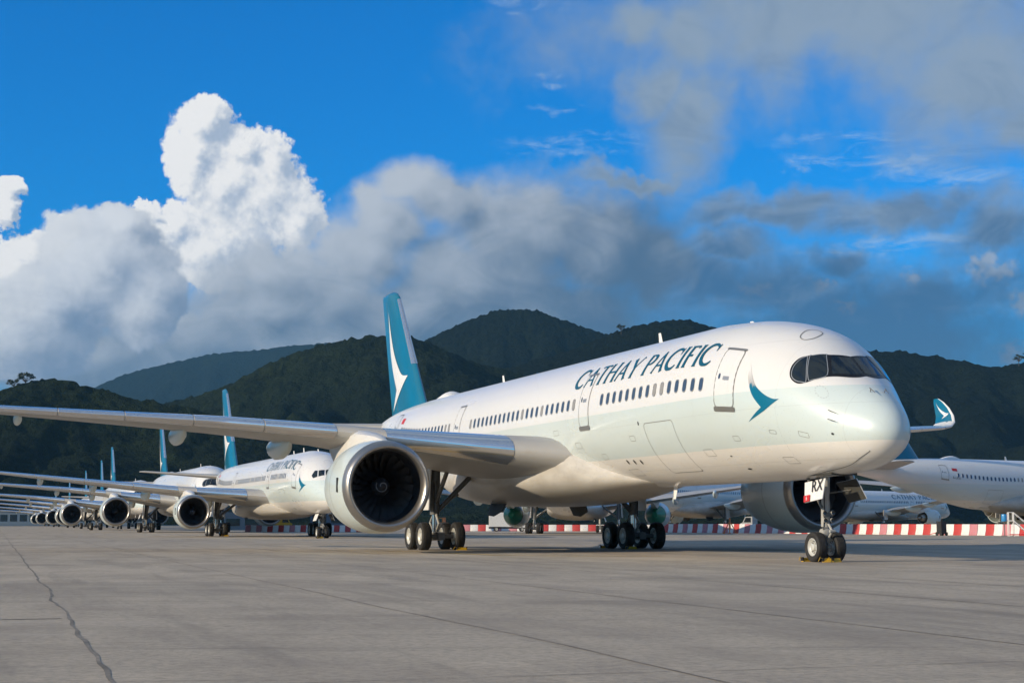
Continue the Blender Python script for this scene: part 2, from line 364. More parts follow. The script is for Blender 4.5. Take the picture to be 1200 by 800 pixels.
def rrect(s0, s1, t0, t1, rs, rt, n=4):
    """rounded rectangle in (station, degrees)"""
    out = []
    for cx, cy, a in ((s1-rs, t1-rt, 0), (s0+rs, t1-rt, 90), (s0+rs, t0+rt, 180), (s1-rs, t0+rt, 270)):
        for k in range(n+1):
            q = R(a+90*k/n); out.append((cx+rs*math.cos(q), cy+rt*math.sin(q)))
    dense = []
    for i, p in enumerate(out):
        q = out[(i+1) % len(out)]; m = max(1, int(max(abs(p[0]-q[0])/.4, abs(p[1]-q[1])/5)))
        dense += [(p[0]+(q[0]-p[0])*k/m, p[1]+(q[1]-p[1])*k/m) for k in range(m)]
    return dense
# ---------------------------------------------------------------- lettering: flared capitals drawn as strokes (x, y, width) on a unit cap height
def arc(cx, cy, rx, ry, a0, a1, n, wf):
    return [(cx+rx*math.cos(R(a0+(a1-a0)*k/n)), cy+ry*math.sin(R(a0+(a1-a0)*k/n)), wf(k/n)) for k in range(n+1)]
def stem(x): return [(x, 0, .25), (x, .07, .175), (x, .5, .155), (x, .93, .175), (x, 1, .25)]
GLY = {
 'C': (.86, [arc(.47, .5, .43, .47, 42, 318, 22, lambda u: .07+.12*math.sin(math.pi*u)**.8), [(.80, .62, .02), (.80, .80, .09), (.82, .97, .05)]]),
 'A': (.86, [[(.06, 0, .18), (.10, .07, .10), (.43, 1, .10)], [(.40, 1, .10), (.73, .07, .16), (.77, 0, .24)], [(.2, .33, .08), (.62, .33, .08)]]),
 'T': (.74, [stem(.37), [(.02, .88, .14), (.05, .955, .09), (.37, .955, .08), (.69, .955, .09), (.73, .88, .14)]]),
 'H': (.88, [stem(.13), stem(.75), [(.13, .52, .08), (.75, .52, .08)]]),
 'Y': (.80, [[(.05, 1, .24), (.1, .93, .17), (.40, .45, .14)], [(.76, 1, .16), (.71, .93, .07), (.40, .45, .08)], [(.4, .5, .14), (.4, .07, .16), (.4, 0, .24)]]),
 'P': (.66, [stem(.13), [(.13, .955, .08)]+arc(.28, .72, .30, .235, 90, -90, 12, lambda u: .07+.10*math.sin(math.pi*u))+[(.13, .485, .07)]]),
 'I': (.30, [stem(.15)]),
 'F': (.60, [stem(.13), [(.13, .955, .08), (.5, .955, .09), (.55, .86, .14)], [(.13, .52, .08), (.42, .52, .10)]]),
 ' ': (.30, [])}
def lettering(parent, mat, fus, text, s_start, length, th_base, th_cap, off=.019, shear=.10):
    unit = sum(GLY[ch][0] for ch in text)+.10*(len(text)-1); kx = length/unit; x = 0.0
    for ch in text:
        w, strokes = GLY[ch]; mb = MB()
        for si, st in enumerate(strokes):
            def mp(px, py, si=si): return frame(fus, s_start-(px+shear*py)*kx, R(th_base+(th_cap-th_base)*py), off+.0007*si)
            pts = []
            for (a, b) in zip(st, st[1:]):      # refine so that the strokes follow the skin
                m = max(1, int(math.hypot(a[0]-b[0], a[1]-b[1])/.12)); pts += [tuple(a[i]+(b[i]-a[i])*k/m for i in range(3)) for k in range(m)]
            pts.append(st[-1]); L = []; Q = []
            for i, p in enumerate(pts):
                a = pts[max(i-1, 0)]; b = pts[min(i+1, len(pts)-1)]; dx, dy = b[0]-a[0], b[1]-a[1]; q = math.hypot(dx, dy) or 1
                nx, ny = -dy/q*p[2]/2, dx/q*p[2]/2
                # stems end flat on the line
                if abs(dx) < .02: ny = 0
                L.append(mp(x+p[0]+nx, min(max(p[1]+ny, -.02), 1.03))[0]); Q.append(mp(x+p[0]-nx, min(max(p[1]-ny, -.02), 1.03))[0])
            nrm = mp(x+st[0][0], st[0][1])[1]; n = len(L); fs = []
            for i in range(n-1):
                f = (i, i+1, n+i+1, n+i); P = L+Q; nn = (P[f[1]]-P[f[0]]).cross(P[f[2]]-P[f[0]]); fs.append(f if nn.dot(nrm) > 0 else f[::-1])
            mb.add(L+Q, fs)
        if strokes: mb.build('letter', mat, parent)
        x += w+.10
def font_mesh(body, size):
    """small plain lettering from the built-in face: 2-D verts and faces, starting at x = 0"""
    cu = bpy.data.curves.new('marking', 'FONT'); cu.body = body; cu.size = size; cu.fill_mode = 'BOTH'; cu.resolution_u = 3
    o = bpy.data.objects.new('marking', cu); COL.objects.link(o)
    me = bpy.data.meshes.new_from_object(o.evaluated_get(bpy.context.evaluated_depsgraph_get()))
    vs = [(v.co.x, v.co.y) for v in me.vertices]; fs = [tuple(p.vertices) for p in me.polygons]
    bpy.data.objects.remove(o); bpy.data.curves.remove(cu); bpy.data.meshes.remove(me); return vs, fs

# ================================================================ airliners
def af(x, t): return 5*t*(.2969*math.sqrt(max(x, 0))-.126*x-.3516*x*x+.2843*x**3-.1036*x**4)
def wpt(sec, x, up, off=0.0):
    LE, c, inc, n, t = sec; h = .05*x*(1-x)*(1-x)+(1 if up > 0 else -1)*af(x, t)
    return LE+Vector((1, 0, 0))*(x*c*math.cos(inc))+n*(h*c-x*c*math.sin(inc)+(off if up > 0 else -off))
XS = [(1-math.cos(math.pi*k/14))/2 for k in range(15)]
def loop(sec): return [wpt(sec, x, 1) for x in XS[::-1]]+[wpt(sec, x, -1) for x in XS[1:-1]]
def lerp_sec(a, b, u):
    return (a[0].lerp(b[0], u), a[1]+(b[1]-a[1])*u, a[2]+(b[2]-a[2])*u, a[3].lerp(b[3], u).normalized(), a[4]+(b[4]-a[4])*u)
def sec_at(secs, key, val):
    for a, b in zip(secs, secs[1:]):
        ka, kb = key(a), key(b)
        if (ka-val)*(kb-val) <= 0: return lerp_sec(a, b, (val-ka)/((kb-ka) or 1))
    return secs[-1] if abs(key(secs[-1])-val) < abs(key(secs[0])-val) else secs[0]
def loft(mb, secs, flip, mi=0):
    return mb.grid([loop(s) for s in secs], True, mi, True, True, flip)
def wing_secs(rows, sg):
    """rows: (y, LE station, chord, LE z, incidence deg, t/c, cant deg)"""
    return [(Vector((s, y*sg, z)), c, R(i), Vector((0, -math.sin(R(k))*sg, math.cos(R(k)))), t) for y, s, c, z, i, t, k in rows]

def build_wing(root, sp, sg, full):
    secs = wing_secs(sp['wing'], sg); fl = sg < 0
    # refine the loft
    fine = []
    for a, b in zip(secs, secs[1:]):
        m = max(1, int(abs(b[0].y-a[0].y)/2.5)); fine += [lerp_sec(a, b, k/m) for k in range(m)]
    fine.append(secs[-1])
    w = loft(MB(), fine, fl).build('wing', MWING, root, angle=50)
    yk = lambda s: abs(s[0].y)
    for y0, y1 in sp['slats']:
        rows = []
        for k in range(5):
            s = sec_at(secs, yk, y0+.03+(y1-y0-.06)*k/4)
            rows.append([wpt(s, x, 1, .015) for x in (.15, .11, .075, .045, .022, .008)]+[wpt(s, 0, 1)-Vector((.022, 0, 0))]+[wpt(s, x, -1, .015) for x in (.008, .022, .045, .08)])
        MB().grid(rows, False, 0, flip=fl).build('slat', MALU, w, angle=60)
    for yf, r, l0, l1 in sp['fairings']:
        s = sec_at(secs, yk, yf); ax = wpt(s, .5, -1); te = wpt(s, 1.0, -1); L = s[1]
        rows = []
        for u, k, dz in ((0, .05, .0), (.06, .45, .1), (.16, .8, .2), (.35, 1, .32), (.6, .95, .42), (.8, .7, .42), (.93, .4, .36), (1, .06, .3)):
            c = wpt(s, l0, -1).lerp(te+Vector((l1, 0, 0)), u)-Vector((0, 0, dz*r*1.5))
            rows.append([c+Vector((0, math.cos(a)*r*k*.75, math.sin(a)*r*k*1.15)) for a in (2*math.pi*j/14 for j in range(14))])
        MB().grid(rows, True, 0, True, True).build('flap_fairing', MNAC, w, clean=True)
    if sp.get('winglet'):
        ws = wing_secs(sp['winglet'], sg); fw = []
        for a, b in zip(ws, ws[1:]): fw += [lerp_sec(a, b, k/4) for k in range(4)]
        fw.append(ws[-1]); mb = MB(); n0 = 0
        mb.grid([loop(s) for s in fw], True, 0, True, True, fl)
        wl = mb.build('winglet', [MTEAL, MWHITE], w, angle=60)
        # white root and leading edge
        key = lambda s: s[0].z
        for p in wl.data.polygons:
            c = p.center; s = sec_at(ws, key, c.z)
            if c.z < ws[2][0].z+.05 or (c.x-s[0].x) < .07*s[1]+.02: p.material_index = 1
        if full:
            zl, zh = ws[2][0].z+.22, ws[-1][0].z-.25; mb = MB(); vs, fs = flat(BIRD, 0, .12); P = []
            for a, b in vs:
                s = sec_at(ws, key, zl+(zh-zl)*b); P.append(wpt(s, .18+.62*(1-a), 1, .008))
            mb.add(P, [f[::-1] if sg > 0 else f for f in fs]); o = mb.build('winglet_emblem', MLOGO, w)
    return w
# the bird emblem in a unit box, nose to the right (x), spike up (y)
BIRD = smooth_loop([(.07, 1.0), (.12, .78), (.17, .60), (.31, .40), (.53, .20), (.27, 0.0), (.79, .19), (1.0, .31), (.82, .33), (.60, .43), (.38, .57), (.20, .77)], 5, (0, 4, 5, 7))

def build_engine(root, sp, sg, full):
    s, y, z, k = sp['engine']; n = 56 if full else 32
    lip = [(.42, 1.535), (.25, 1.56), (.12, 1.61), (.04, 1.67), (0, 1.72), (.03, 1.78), (.10, 1.845), (.22, 1.90), (.42, 1.962)]
    cowl = [(.42, 1.958), (.7, 2.0), (1.2, 2.045), (1.9, 2.07), (2.6, 2.065), (3.4, 2.0), (4.2, 1.88), (5.0, 1.70), (5.6, 1.52), (5.6, 1.46), (4.6, 1.5), (3.6, 1.45)]
    duct = [(.42, 1.53), (.8, 1.50), (1.5, 1.51), (1.75, 1.52), (1.75, .3)]
    K = lambda p: [(a*k, r*k) for a, r in p]
    e = MB().lathe(K(cowl), n=n).build('engine', MNAC, root, angle=60); e.location = (s, y*sg, z)
    MB().lathe(K(lip), n=n).build('intake_lip', MLIP, e, angle=80)
    MB().lathe(K(duct), n=n, flip=False).build('intake_duct', MDUCT, e, angle=60)
    mb = MB(); nb = 22 if full else 14
    for i in range(nb):
        a = 2*math.pi*i/nb; rows = []
        for u in (0, .3, .6, .85, 1.0):
            r = (.42+1.07*u)*k; tw = R(25+38*u); ch = (.42+.18*u)*k; sw = .16*math.sin(u*math.pi)*k
            ca, sa = math.cos(a+.12*u*u), math.sin(a+.12*u*u); rd = Vector((0, ca, sa)); tg = Vector((0, -sa, ca))
            rows.append([rd*r+tg*(q*ch*math.sin(tw))+Vector((1.45*k+sw+q*ch*math.cos(tw)*.6, 0, 0)) for q in (-.5, -.17, .17, .5)])
        mb.grid(rows, False, 0)
    mb.build('fan', MBLADE, e, angle=60)
    mb = MB().lathe(K([(.95, .005), (1.0, .09), (1.12, .22), (1.3, .36), (1.5, .44), (1.6, .45)]), n=24)
    if full:                                           # painted swirl on the spinner
        P = []
        for i in range(31):
            u = i/30; a = u*2.2*math.pi; r = (.10+.16*u)*k; xx = (1.03+.17*u)*k-.03; w = .035*k
            P += [Vector((xx, math.cos(a)*(r-w), math.sin(a)*(r-w))), Vector((xx, math.cos(a)*(r+w), math.sin(a)*(r+w)))]
        mb.add(P, [(2*i, 2*i+1, 2*i+3, 2*i+2) for i in range(30)], 1)
    mb.build('spinner', [MDARK, MSWIRL], e, angle=60)
    core = MB().lathe(K([(3.6, 1.2), (4.8, 1.12), (6.0, .95), (6.9, .74), (6.9, .66), (6.0, .62)]), n=28)
    core.lathe(K([(6.0, .6), (7.0, .46), (7.9, .12), (8.0, .01)]), n=20); core.build('exhaust_nozzle', MSCUFF, e, angle=60)
    # pylon: from the top of the cowl up into the wing
    px = sp['pylon']; rows = []
    for (a, b0, b1, w) in px:
        rows.append([Vector((a, w*c, b0+(b1-b0)*q)) for c, q in ((-.5, 0), (-.55, .4), (-.45, .85), (-.2, 1), (.2, 1), (.45, .85), (.55, .4), (.5, 0))])
    MB().grid(rows, True, 0, True, True).build('pylon', MFAIR, e, clean=True, angle=45)
    if full:
        mb = MB()
        for xx in (.44, 2.35): mb.lathe([(xx*k, (1.96 if xx < 1 else 2.071)*k), (xx*k+.012, (1.97 if xx < 1 else 2.074)*k), (xx*k+.024, (1.96 if xx < 1 else 2.071)*k)], n=n)
        mb.build('cowl_seam', MLINE, e)
        a = R(172 if sg > 0 else 8)
        c = Vector((1.05*k, 2.045*k*math.cos(R(180)-a if sg > 0 else a)*sg, 2.045*k*math.sin(a)))
        MB().box((1.05*k, sg*2.035*k, .05), (.16, .05, .62)).build('cowl_vent', MBLACK, e)
    return e

def wheel_meshes(r, w, tag_):
    h = w/2
    tyre = [(-h*.55, r*.56), (-h*.86, r*.62), (-h, r*.76), (-h*.97, r*.87), (-h*.80, r*.955), (-h*.5, r*.99)]
    for g in (-.30, 0, .30): tyre += [(h*g-.012*w-.01, r), (h*g-.01, r*.985), (h*g+.01, r*.985), (h*g+.012*w+.01, r)]
    tyre += [(h*.5, r*.99), (h*.80, r*.955), (h*.97, r*.87), (h, r*.76), (h*.86, r*.62), (h*.55, r*.56)]
    t = MB().lathe(tyre, axis=(0, 1, 0), n=36).mesh('tyre_'+tag_, MTYRE, angle=30)
    m = MB()
    for sg in (1, -1):
        p = [(sg*h*.55, r*.57), (sg*h*.80, r*.585), (sg*h*.82, r*.545), (sg*h*.62, r*.50), (sg*h*.45, r*.42)]
        m.lathe(p, axis=(0, 1, 0), n=32, mi=0, flip=sg < 0)
        m.lathe([(sg*h*.45, r*.42), (sg*h*.40, r*.24)], axis=(0, 1, 0), n=32, mi=1, flip=sg < 0)
        m.lathe([(sg*h*.40, r*.26), (sg*h*.75, r*.22), (sg*h*.85, r*.12), (sg*h*.86, .004)], axis=(0, 1, 0), n=20, mi=0, flip=sg < 0)
        for i in range(9):                              # bolts of the hub
            a = 2*math.pi*i/9; c = Vector((math.cos(a)*r*.335, sg*h*.46, math.sin(a)*r*.335)); m.box(c, (r*.09, .03, r*.09), 0, Matrix.Rotation(-a, 3, 'Y'))
    return t, m.mesh('rim_'+tag_, [MHUB, MGEAR], angle=35)
def add_wheel(root, ms, loc):
    w = obj('wheel', ms[0], root, loc); obj('rim', ms[1], w); return w

def build_gear(root, sp, full):
    # nose leg
    s, r, w, half, ztop = sp['nlg']; ms = sp['nose_wheel']
    for sg in (1, -1): add_wheel(root, ms, (s, sg*half, r*.965))
    g = MB().tube([(s, 0, r*.9), (s-.03, 0, 1.35)], .085, 14, 1).tube([(s-.03, 0, 1.2), (s-.12, 0, ztop+.35)], .15, 16, 0).tube([(s, -half, r*.965), (s, half, r*.965)], .075, 12, 0)
    o = g.build('nose_gear_leg', [MGEARL, MCHROME], root)
    MB().box((s-.22, 0, 1.62), (.10, .34, .14)).build('light_bracket', MGEAR, o)
    for yy, zz in ((.17, 1.68), (-.17, 1.68), (.14, 1.42), (-.14, 1.42)):
        MB().lathe([(0, .075), (.05, .085), (.10, .06)], (s-.30, yy, zz), n=16).lathe([(.0, .005), (-.012, .072)], (s-.295, yy, zz), n=16, mi=1).build('taxi_light', [MGEARL, MGLASS], o)
    MB().tube([(s-.1, 0, 1.45), (s-.48, 0, 1.05)], .045).tube([(s-.48, 0, 1.05), (s-.04, 0, .62)], .045).tube([(s-.48, -.10, 1.05), (s-.48, .10, 1.05)], .05).build('torque_link', MGEARL, o)
    MB().tube([(s-.1, .16, 1.85), (s+.95, .18, ztop+.15)], .055).tube([(s-.1, -.16, 1.85), (s+.95, -.18, ztop+.15)], .055).tube([(s-.12, 0, 2.25), (s+.5, 0, ztop+.1)], .07).build('drag_brace', MGEAR, o)
    MB().tube([(s-.16, .10, 2.5), (s-.2, .13, 1.7), (s-.12, .12, 1.1), (s-.05, .1, .75)], .018).tube([(s-.16, -.08, 2.6), (s-.22, -.12, 1.8), (s-.16, -.1, 1.2)], .016).build('hydraulic_hose', MBLACK, o)
    MB().lathe([(-.16, .005), (-.16, .17), (.0, .20), (.14, .15), (.14, .005)], (s-.02, .02, .98), axis=(0, 1, 0), n=18).build('steering_collar', MGEARL, o)
    MB().box((s-.4, 0, ztop+.10), (1.9, 1.0, .16)).build('bay_dark_slab', MBAY, o)  # flat dark slab on the belly, painting the shaded hollow of the bay
    d0 = sp['nose_door']
    for sg in (1, -1):                                  # bay doors hanging either side of the leg
        P = [Vector((a, sg*b, c)) for a, b, c in d0]; n = (P[1]-P[0]).cross(P[2]-P[0]).normalized()*.03
        nd = MB().add(P+[p+n for p in P], [(0, 1, 2, 3), (7, 6, 5, 4), (0, 4, 5, 1), (1, 5, 6, 2), (2, 6, 7, 3), (3, 7, 4, 0)]).build('nose_gear_door', [MWHITE, MBAY], root, False, clean=True)
        for f in nd.data.polygons:
            if f.normal.y*sg < -.5: f.material_index = 1  # inner face coloured dark, so the shade there is painted on
        for yy in (.3, .9): pass
        MB().tube([P[0].lerp(P[3], .45).lerp(P[1].lerp(P[2], .45), .5), (s-.1, sg*.1, 2.35)], .025).build('door_rod', MGEAR, o)
    # main legs
    s, y, r, ax, hw, ztop = sp['mlg']; ms = sp['main_wheel']
    for sg in (1, -1):
        for a in ax:
            for q in (1, -1): add_wheel(root, ms, (s+a, sg*y+q*hw, r*.965))
        zb = r*.965
        g = MB().tube([(s, sg*y, zb), (s, sg*y, 2.0)], .15, 16, 1).tube([(s, sg*y, 1.75), (s-.1, sg*y, ztop)], .25, 18, 0).lathe([(-.32, .005), (-.32, .22), (.32, .22), (.32, .005)], (s, sg*y, zb), (0, 1, 0), 18, 2)
        o = g.build('main_gear_leg', [MGEAR, MCHROME, MGEARL], root)
        mb = MB().box((s, sg*y, zb), (abs(ax[0])*2+.35, .34, .36))
        for a in ax: mb.tube([(s+a, sg*y-hw, zb), (s+a, sg*y+hw, zb)], .10, 14)
        mb.build('bogie_beam', MGEAR, o)
        MB().tube([(s, sg*(y-.15), 1.95), (s-.25, sg*(y-2.25), ztop-.35)], .13, 12).tube([(s, sg*(y-.1), 2.05), (s+.2, sg*(y-.9), 2.62), (s-.1, sg*(y-1.2), 2.75)], .07, 10).build('side_stay', MGEAR, o)
        MB().tube([(s-.05, sg*y, 2.2), (s-1.9, sg*(y-.2), ztop-.2)], .11, 12).build('drag_brace', MGEAR, o)
        MB().tube([(s-.25, sg*y, 1.75), (s-.75, sg*y, 1.3), (s-.25, sg*y, .85)], .07, 10).tube([(s+.25, sg*y, 1.75), (s+.8, sg*y, 1.35), (s+.3, sg*y, .85)], .06, 10).build('torque_link', MGEARL, o)
        MB().tube([(s-.24, sg*(y+.1), ztop-.4), (s-.28, sg*(y+.12), 2), (s-.3, sg*(y+.1), 1.1), (s-.9, sg*(y+.2), .8)], .025).tube([(s+.22, sg*(y-.1), ztop-.6), (s+.26, sg*(y-.12), 1.8), (s+.7, sg*(y-.2), .85)], .022).build('brake_hose', MBLACK, o)
        MB().box((s-.05, sg*(y+.42), (ztop+1.75)/2+.15), (1.05, .05, ztop-1.9), rot=Matrix.Rotation(sg*.05, 3, 'X')).build('leg_door', MWHITE, root, False)
        if full:
            P = [(s-1.5, sg*2.1, 2.35), (s+.9, sg*2.1, 2.35), (s+.75, sg*2.35, 1.72), (s-.2, sg*2.36, 1.66), (s-1.3, sg*2.3, 1.9)]; P = [Vector(p) for p in P]; n = Vector((0, .05*sg, 0))
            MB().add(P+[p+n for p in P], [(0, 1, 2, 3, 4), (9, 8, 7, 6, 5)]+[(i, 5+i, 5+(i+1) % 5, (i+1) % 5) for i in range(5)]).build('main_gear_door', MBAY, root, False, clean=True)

def build_airliner(sp, loc, rz, label, group, full=True):
    root = empty('airliner', loc, rz, label, 'airliner', group); fus = sp['fus']; L = sp['len']; F = lambda s: s*sp.get('ks', 1.0)
    st = [(math.sqrt(10.5)*k/40)**2 for k in range(1, 41)]+[12+1.4*k for k in range(21)]+[41+k*.8 for k in range(32)]
    st = [.0015]+[s for s in st if s < 66.0]+[66.28]; st = [F(s) for s in st]
    rows = [[Vector(fus(s, R(5*j))) for j in range(72)] for s in st]
    body = MB().grid(rows, True, 0, True, True, False).build('fuselage', sp['paint'], root, angle=70, clean=True)
    # exhaust of the tail power unit
    e = Vector(fus(F(66.2), 0)); b = Vector(fus(F(66.2), math.pi)); c = (e+b)/2
    MB().lathe([(-.5, .19), (.18, .20), (.18, .13), (-.3, .12)], c, n=20).build('tail_exhaust', MSCUFF, body)
    # belly fairing
    T = [pchip(sp['belly'][0], q) for q in sp['belly'][1:]]; s0, s1 = sp['belly'][0][0], sp['belly'][0][-1]; rows = []
    for k in range(31):
        s = s0+(s1-s0)*k/30; w, zb, zt = (q(s) for q in T); zc = (zb+zt)/2; row = []
        for j in range(48):
            a = 2*math.pi*j/48; ca, sa = math.cos(a), math.sin(a); q = 2/2.7
            row.append(Vector((s, w*math.copysign(abs(sa)**q, sa), zc+(zt-zb)/2*math.copysign(abs(ca)**q, ca))))
        rows.append(row)
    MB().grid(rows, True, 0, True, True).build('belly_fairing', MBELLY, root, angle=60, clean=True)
    for sg in (1, -1):
        build_wing(root, sp, sg, full); build_engine(root, sp, sg, full)
    # fin and tailplane
    fin = [(Vector((s, 0, z)), c, 0.0, Vector((0, 1, 0)), t) for z, s, c, t in sp['fin']]
    ff = []
    for a, b in zip(fin, fin[1:]): ff += [lerp_sec(a, b, k/5) for k in range(5)]
    ff.append(fin[-1]); mb = MB().grid([loop(s) for s in ff], True, 0, True, True)
    fo = mb.build('vertical_fin', MTEAL, root, angle=50, clean=True)
    key = lambda s: s[0].z
    z0, z1, za, zb_ = sp['fin'][0][0], sp['fin'][-1][0], sp['fin_edge'][0], sp['fin_edge'][1]
    rows = []
    for k in range(9):
        s = sec_at(fin, key, za+(zb_-za)*k/8); rows.append([wpt(s, x, 1, .012) for x in (.055, .03, .012)]+[wpt(s, 0, 1)-Vector((.02, 0, 0))]+[wpt(s, x, -1, .012) for x in (.012, .03, .055)])
    MB().grid(rows).build('fin_leading_edge', MALU, fo, angle=80, clean=False)
    for sd in ((1, -1) if full else (1,)):
        vs, fs = flat(smooth_loop(sp['fin_logo'], 5, (0, 4, 5, 7)), .3, .3); P = []
        for a, b in vs:
            s = sec_at(fin, key, b); x = min(max((a-s[0].x)/s[1], .01), .99); P.append(wpt(s, x, sd, .022))
        mb = MB().add(P, fs).build('fin_emblem', MLOGO, fo, clean=False)
    if full:                                            # hinge line of the rudder
        P = []
        for k in range(9):
            s = sec_at(fin, key, z0+.7+(z1-z0-1.1)*k/8); P += [wpt(s, .685, 1, .007), wpt(s, .695, 1, .007)]
        MB().add(P, [(2*i, 2*i+1, 2*i+3, 2*i+2) for i in range(8)]).build('rudder_hinge', MLINE, fo)
    for sg in (1, -1):
        h = [(Vector((s, y*sg, z)), c, R(-1), Vector((0, 0, 1)), t) for y, s, c, z, t in sp['tail']]
        hf = []
        for a, b in zip(h, h[1:]): hf += [lerp_sec(a, b, k/4) for k in range(4)]
        hf.append(h[-1]); loft(MB(), hf, sg < 0).build('tailplane', MWING, root, angle=50)
    build_gear(root, sp, full)
    # ---- doors, windows, cockpit, markings on the starboard side
    th_w = sp['th_win']; pm = sp['pane']
    def pane(s, mats):
        p, n, a, u = frame(fus, s, R(th_w), .004); m = Matrix((a, u, n)).transposed()
        o = obj('window', mats, root); o.matrix_local = Matrix.Translation(p) @ m.to_4x4(); return o
    rnd = random.Random(3)
    for s0, n in sp['windows']:
        for i in range(n): pane(s0+i*sp['pitch'], pm[1] if rnd.random() < .22 else pm[0])
    for i, (s0, s1, t0, t1) in enumerate(sp['doors']):
        ol = rrect(s0, s1, t0, t1, .16, 4)
        d = decal(MB(), fus, ol, .012, .4, 5).build('door', sp['paint'], root)
        outline(MB(), fus, ol, .045, .014).build('door_frame', MLINE, d)
        if full:
            sc = MB(); decal(sc, fus, rrect(s0-.06, s1+.06, t1-.4, t1+3.2, .08, 1.2), .02, .4, 5); sc.build('scuff_plate', MSCUFF, d)
            tp = MB(); decal(tp, fus, rrect(s0-.02, s1+.02, t0-1.6, t0+.3, .05, .6), .02, .4, 5); tp.build('rain_gutter', MSCUFF, d)
            dw = MB(); decal(dw, fus, rrect(s1-.30, s1-.16, t0+20, t0+24.5, .065, 2), .016, .4, 5); dw.build('door_pane', MPANE, d)
            hd = MB(); decal(hd, fus, rrect((s0+s1)/2-.25, (s0+s1)/2+.15, t0+22, t0+25, .03, .6), .016, .4, 5); hd.build('handle', MRIMW, d)
    for (s0, s1, t0, t1) in sp['hatches']:
        ol = rrect(s0, s1, t0, t1, .18, 3); outline(MB(), fus, ol, .025, .006).build('cargo_door_seam', MLINE, root)
    # cockpit glazing, both sides in one wrap-round mask
    for part in sp['cockpit']:
        kind, pts = part
        for sg in (1, -1):
            g = (lambda s, th: fus(s, th)) if sg > 0 else (lambda s, th: (lambda q: (q[0], -q[1], q[2]))(fus(s, th)))
            if sg < 0:
                P = [(a, -b) for a, b in pts]
            else: P = pts
            mb = MB(); decal(mb, fus, P, .008 if kind == 'mask' else .014, .12, 4)
            o = mb.build('windscreen_mask' if kind == 'mask' else 'cockpit_window', MMASK if kind == 'mask' else MGLASS, root)
            if kind == 'pane' and pts[0][0] > 2.2: outline(MB(), fus, P, .024, .018).build('window_frame', MRIMW, o)
    if sp.get('text'):
        lettering(root, MTEXT, fus, *sp['text'])
    if sp.get('emblem'):
        decal(MB(), fus, smooth_loop(sp['emblem'], 5, (0, 4, 5, 7)), .009, .25, 3).build('nose_emblem', sp['emblem_mat'], root)
    if sp.get('reg'):                                   # flag and registration near the aft door
        txt, s0, thb, size = sp['reg']; vs, fs = font_mesh(txt, size); kr = 180/math.pi/3.0
        P = [frame(fus, s0-a, R(thb-b*kr), .008)[0] for a, b in vs]; MB().add(P, fs).build('registration', MBLACK, root)
        mb = MB(); decal(mb, fus, rrect(s0-.9, s0-.1, thb-31, thb-22, .02, .3), .008, .4, 5); mb.build('flag_marking', MRED, root)
    for kind, s, h in sp['aerials']:
        p = Vector(fus(s, 0 if h > 0 else math.pi)); sg = 1 if h > 0 else -1
        if kind == 'blade':
            rows = [[p+Vector((dx+sw, q, sg*(zz-.04))) for dx, q in ((-c/2, 0), (-c*.2, .03), (c*.25, .03), (c/2, 0), (c*.25, -.03), (-c*.2, -.03))] for zz, c, sw in ((0, .42, 0), (abs(h), .22, .14))]
            MB().grid(rows, True, 0, True, True).build('blade_aerial', MWHITE, body, clean=True)
        else:
            rows = []
            for u in range(9):
                q = u/8; hh = math.sin(math.pi*min(q*1.25, 1) if q < .4 else math.pi/2+(q-.4)/.6*math.pi/2)*.46 if 0 < q < 1 else .02
                rows.append([Vector((s-1.6+3.4*q, math.cos(a)*(.62 if .1 < q < .95 else .3), fus(s-1.6+3.4*q, 0)[2]-.12+max(hh, .03)*math.sin(a))) for a in (math.pi*j/12 for j in range(13))])
            MB().grid(rows, False, 0, True, True).build('satellite_radome', MWHITE, body, clean=True)
    return root

def pane_mesh(name, h, w, glass):
    def ring(k, z, n=20): return [Vector((math.copysign(abs(math.cos(a))**.75, math.cos(a))*w/2*k, math.copysign(abs(math.sin(a))**.75, math.sin(a))*h/2*k, z)) for a in (2*math.pi*j/n for j in range(n))]
    mb = MB().grid([ring(1.16, 0), ring(1.12, .012), ring(1.0, .004)], True, 1)
    mb.grid([ring(1.0, .004), ring(.5, .005), ring(.02, .005)], True, 0); return mb.mesh(name, [glass, MRIMW], angle=70)
PANES = (pane_mesh('cabin_pane', .45, .29, MPANE), pane_mesh('cabin_pane_blind', .45, .29, MPANEG))
def emblem_fade(zm):
    def f(t, b):
        o = obco(t); x, y, z = t.sep(o); n = t.noise(t.v('MULTIPLY', o, (6, 6, 1.2)), 2, 4)
        q = t.step(t.m('ADD', z, t.m('MULTIPLY', t.m('SUBTRACT', n, .5), .5)), zm-.02, zm+.12)
        t.put(b.inputs['Base Color'], t.mix(q, (.0, .145, .25), t.mix(t.step(z, zm, zm+.8), (.42, .42, .42), (.76, .76, .75))))
    return f
COCKPIT350 = [('mask', smooth_loop([(1.83, -.5), (1.80, 10), (1.92, 22), (2.24, 36), (2.55, 48), (2.80, 58), (3.10, 64.2), (3.42, 62.5), (3.58, 54), (3.54, 43), (3.30, 33), (2.96, 18.5), (2.74, -.5)], 4, (0, 12))),
  ('pane', smooth_loop([(1.95, 1.6), (1.93, 10), (2.03, 20), (2.30, 34), (2.90, 19), (2.72, 9), (2.68, 1.6)], 4, (0, 3, 4, 6))),
  ('pane', smooth_loop([(2.40, 38.5), (2.70, 53.5), (2.84, 54), (3.30, 35.5), (3.26, 32.5), (3.05, 22.5), (2.98, 23)], 4, ())),
  ('pane', smooth_loop([(2.86, 57), (2.99, 61), (3.20, 62.6), (3.40, 60.5), (3.50, 53), (3.48, 44.5), (3.38, 37.5), (3.30, 38.5)], 4, ()))]
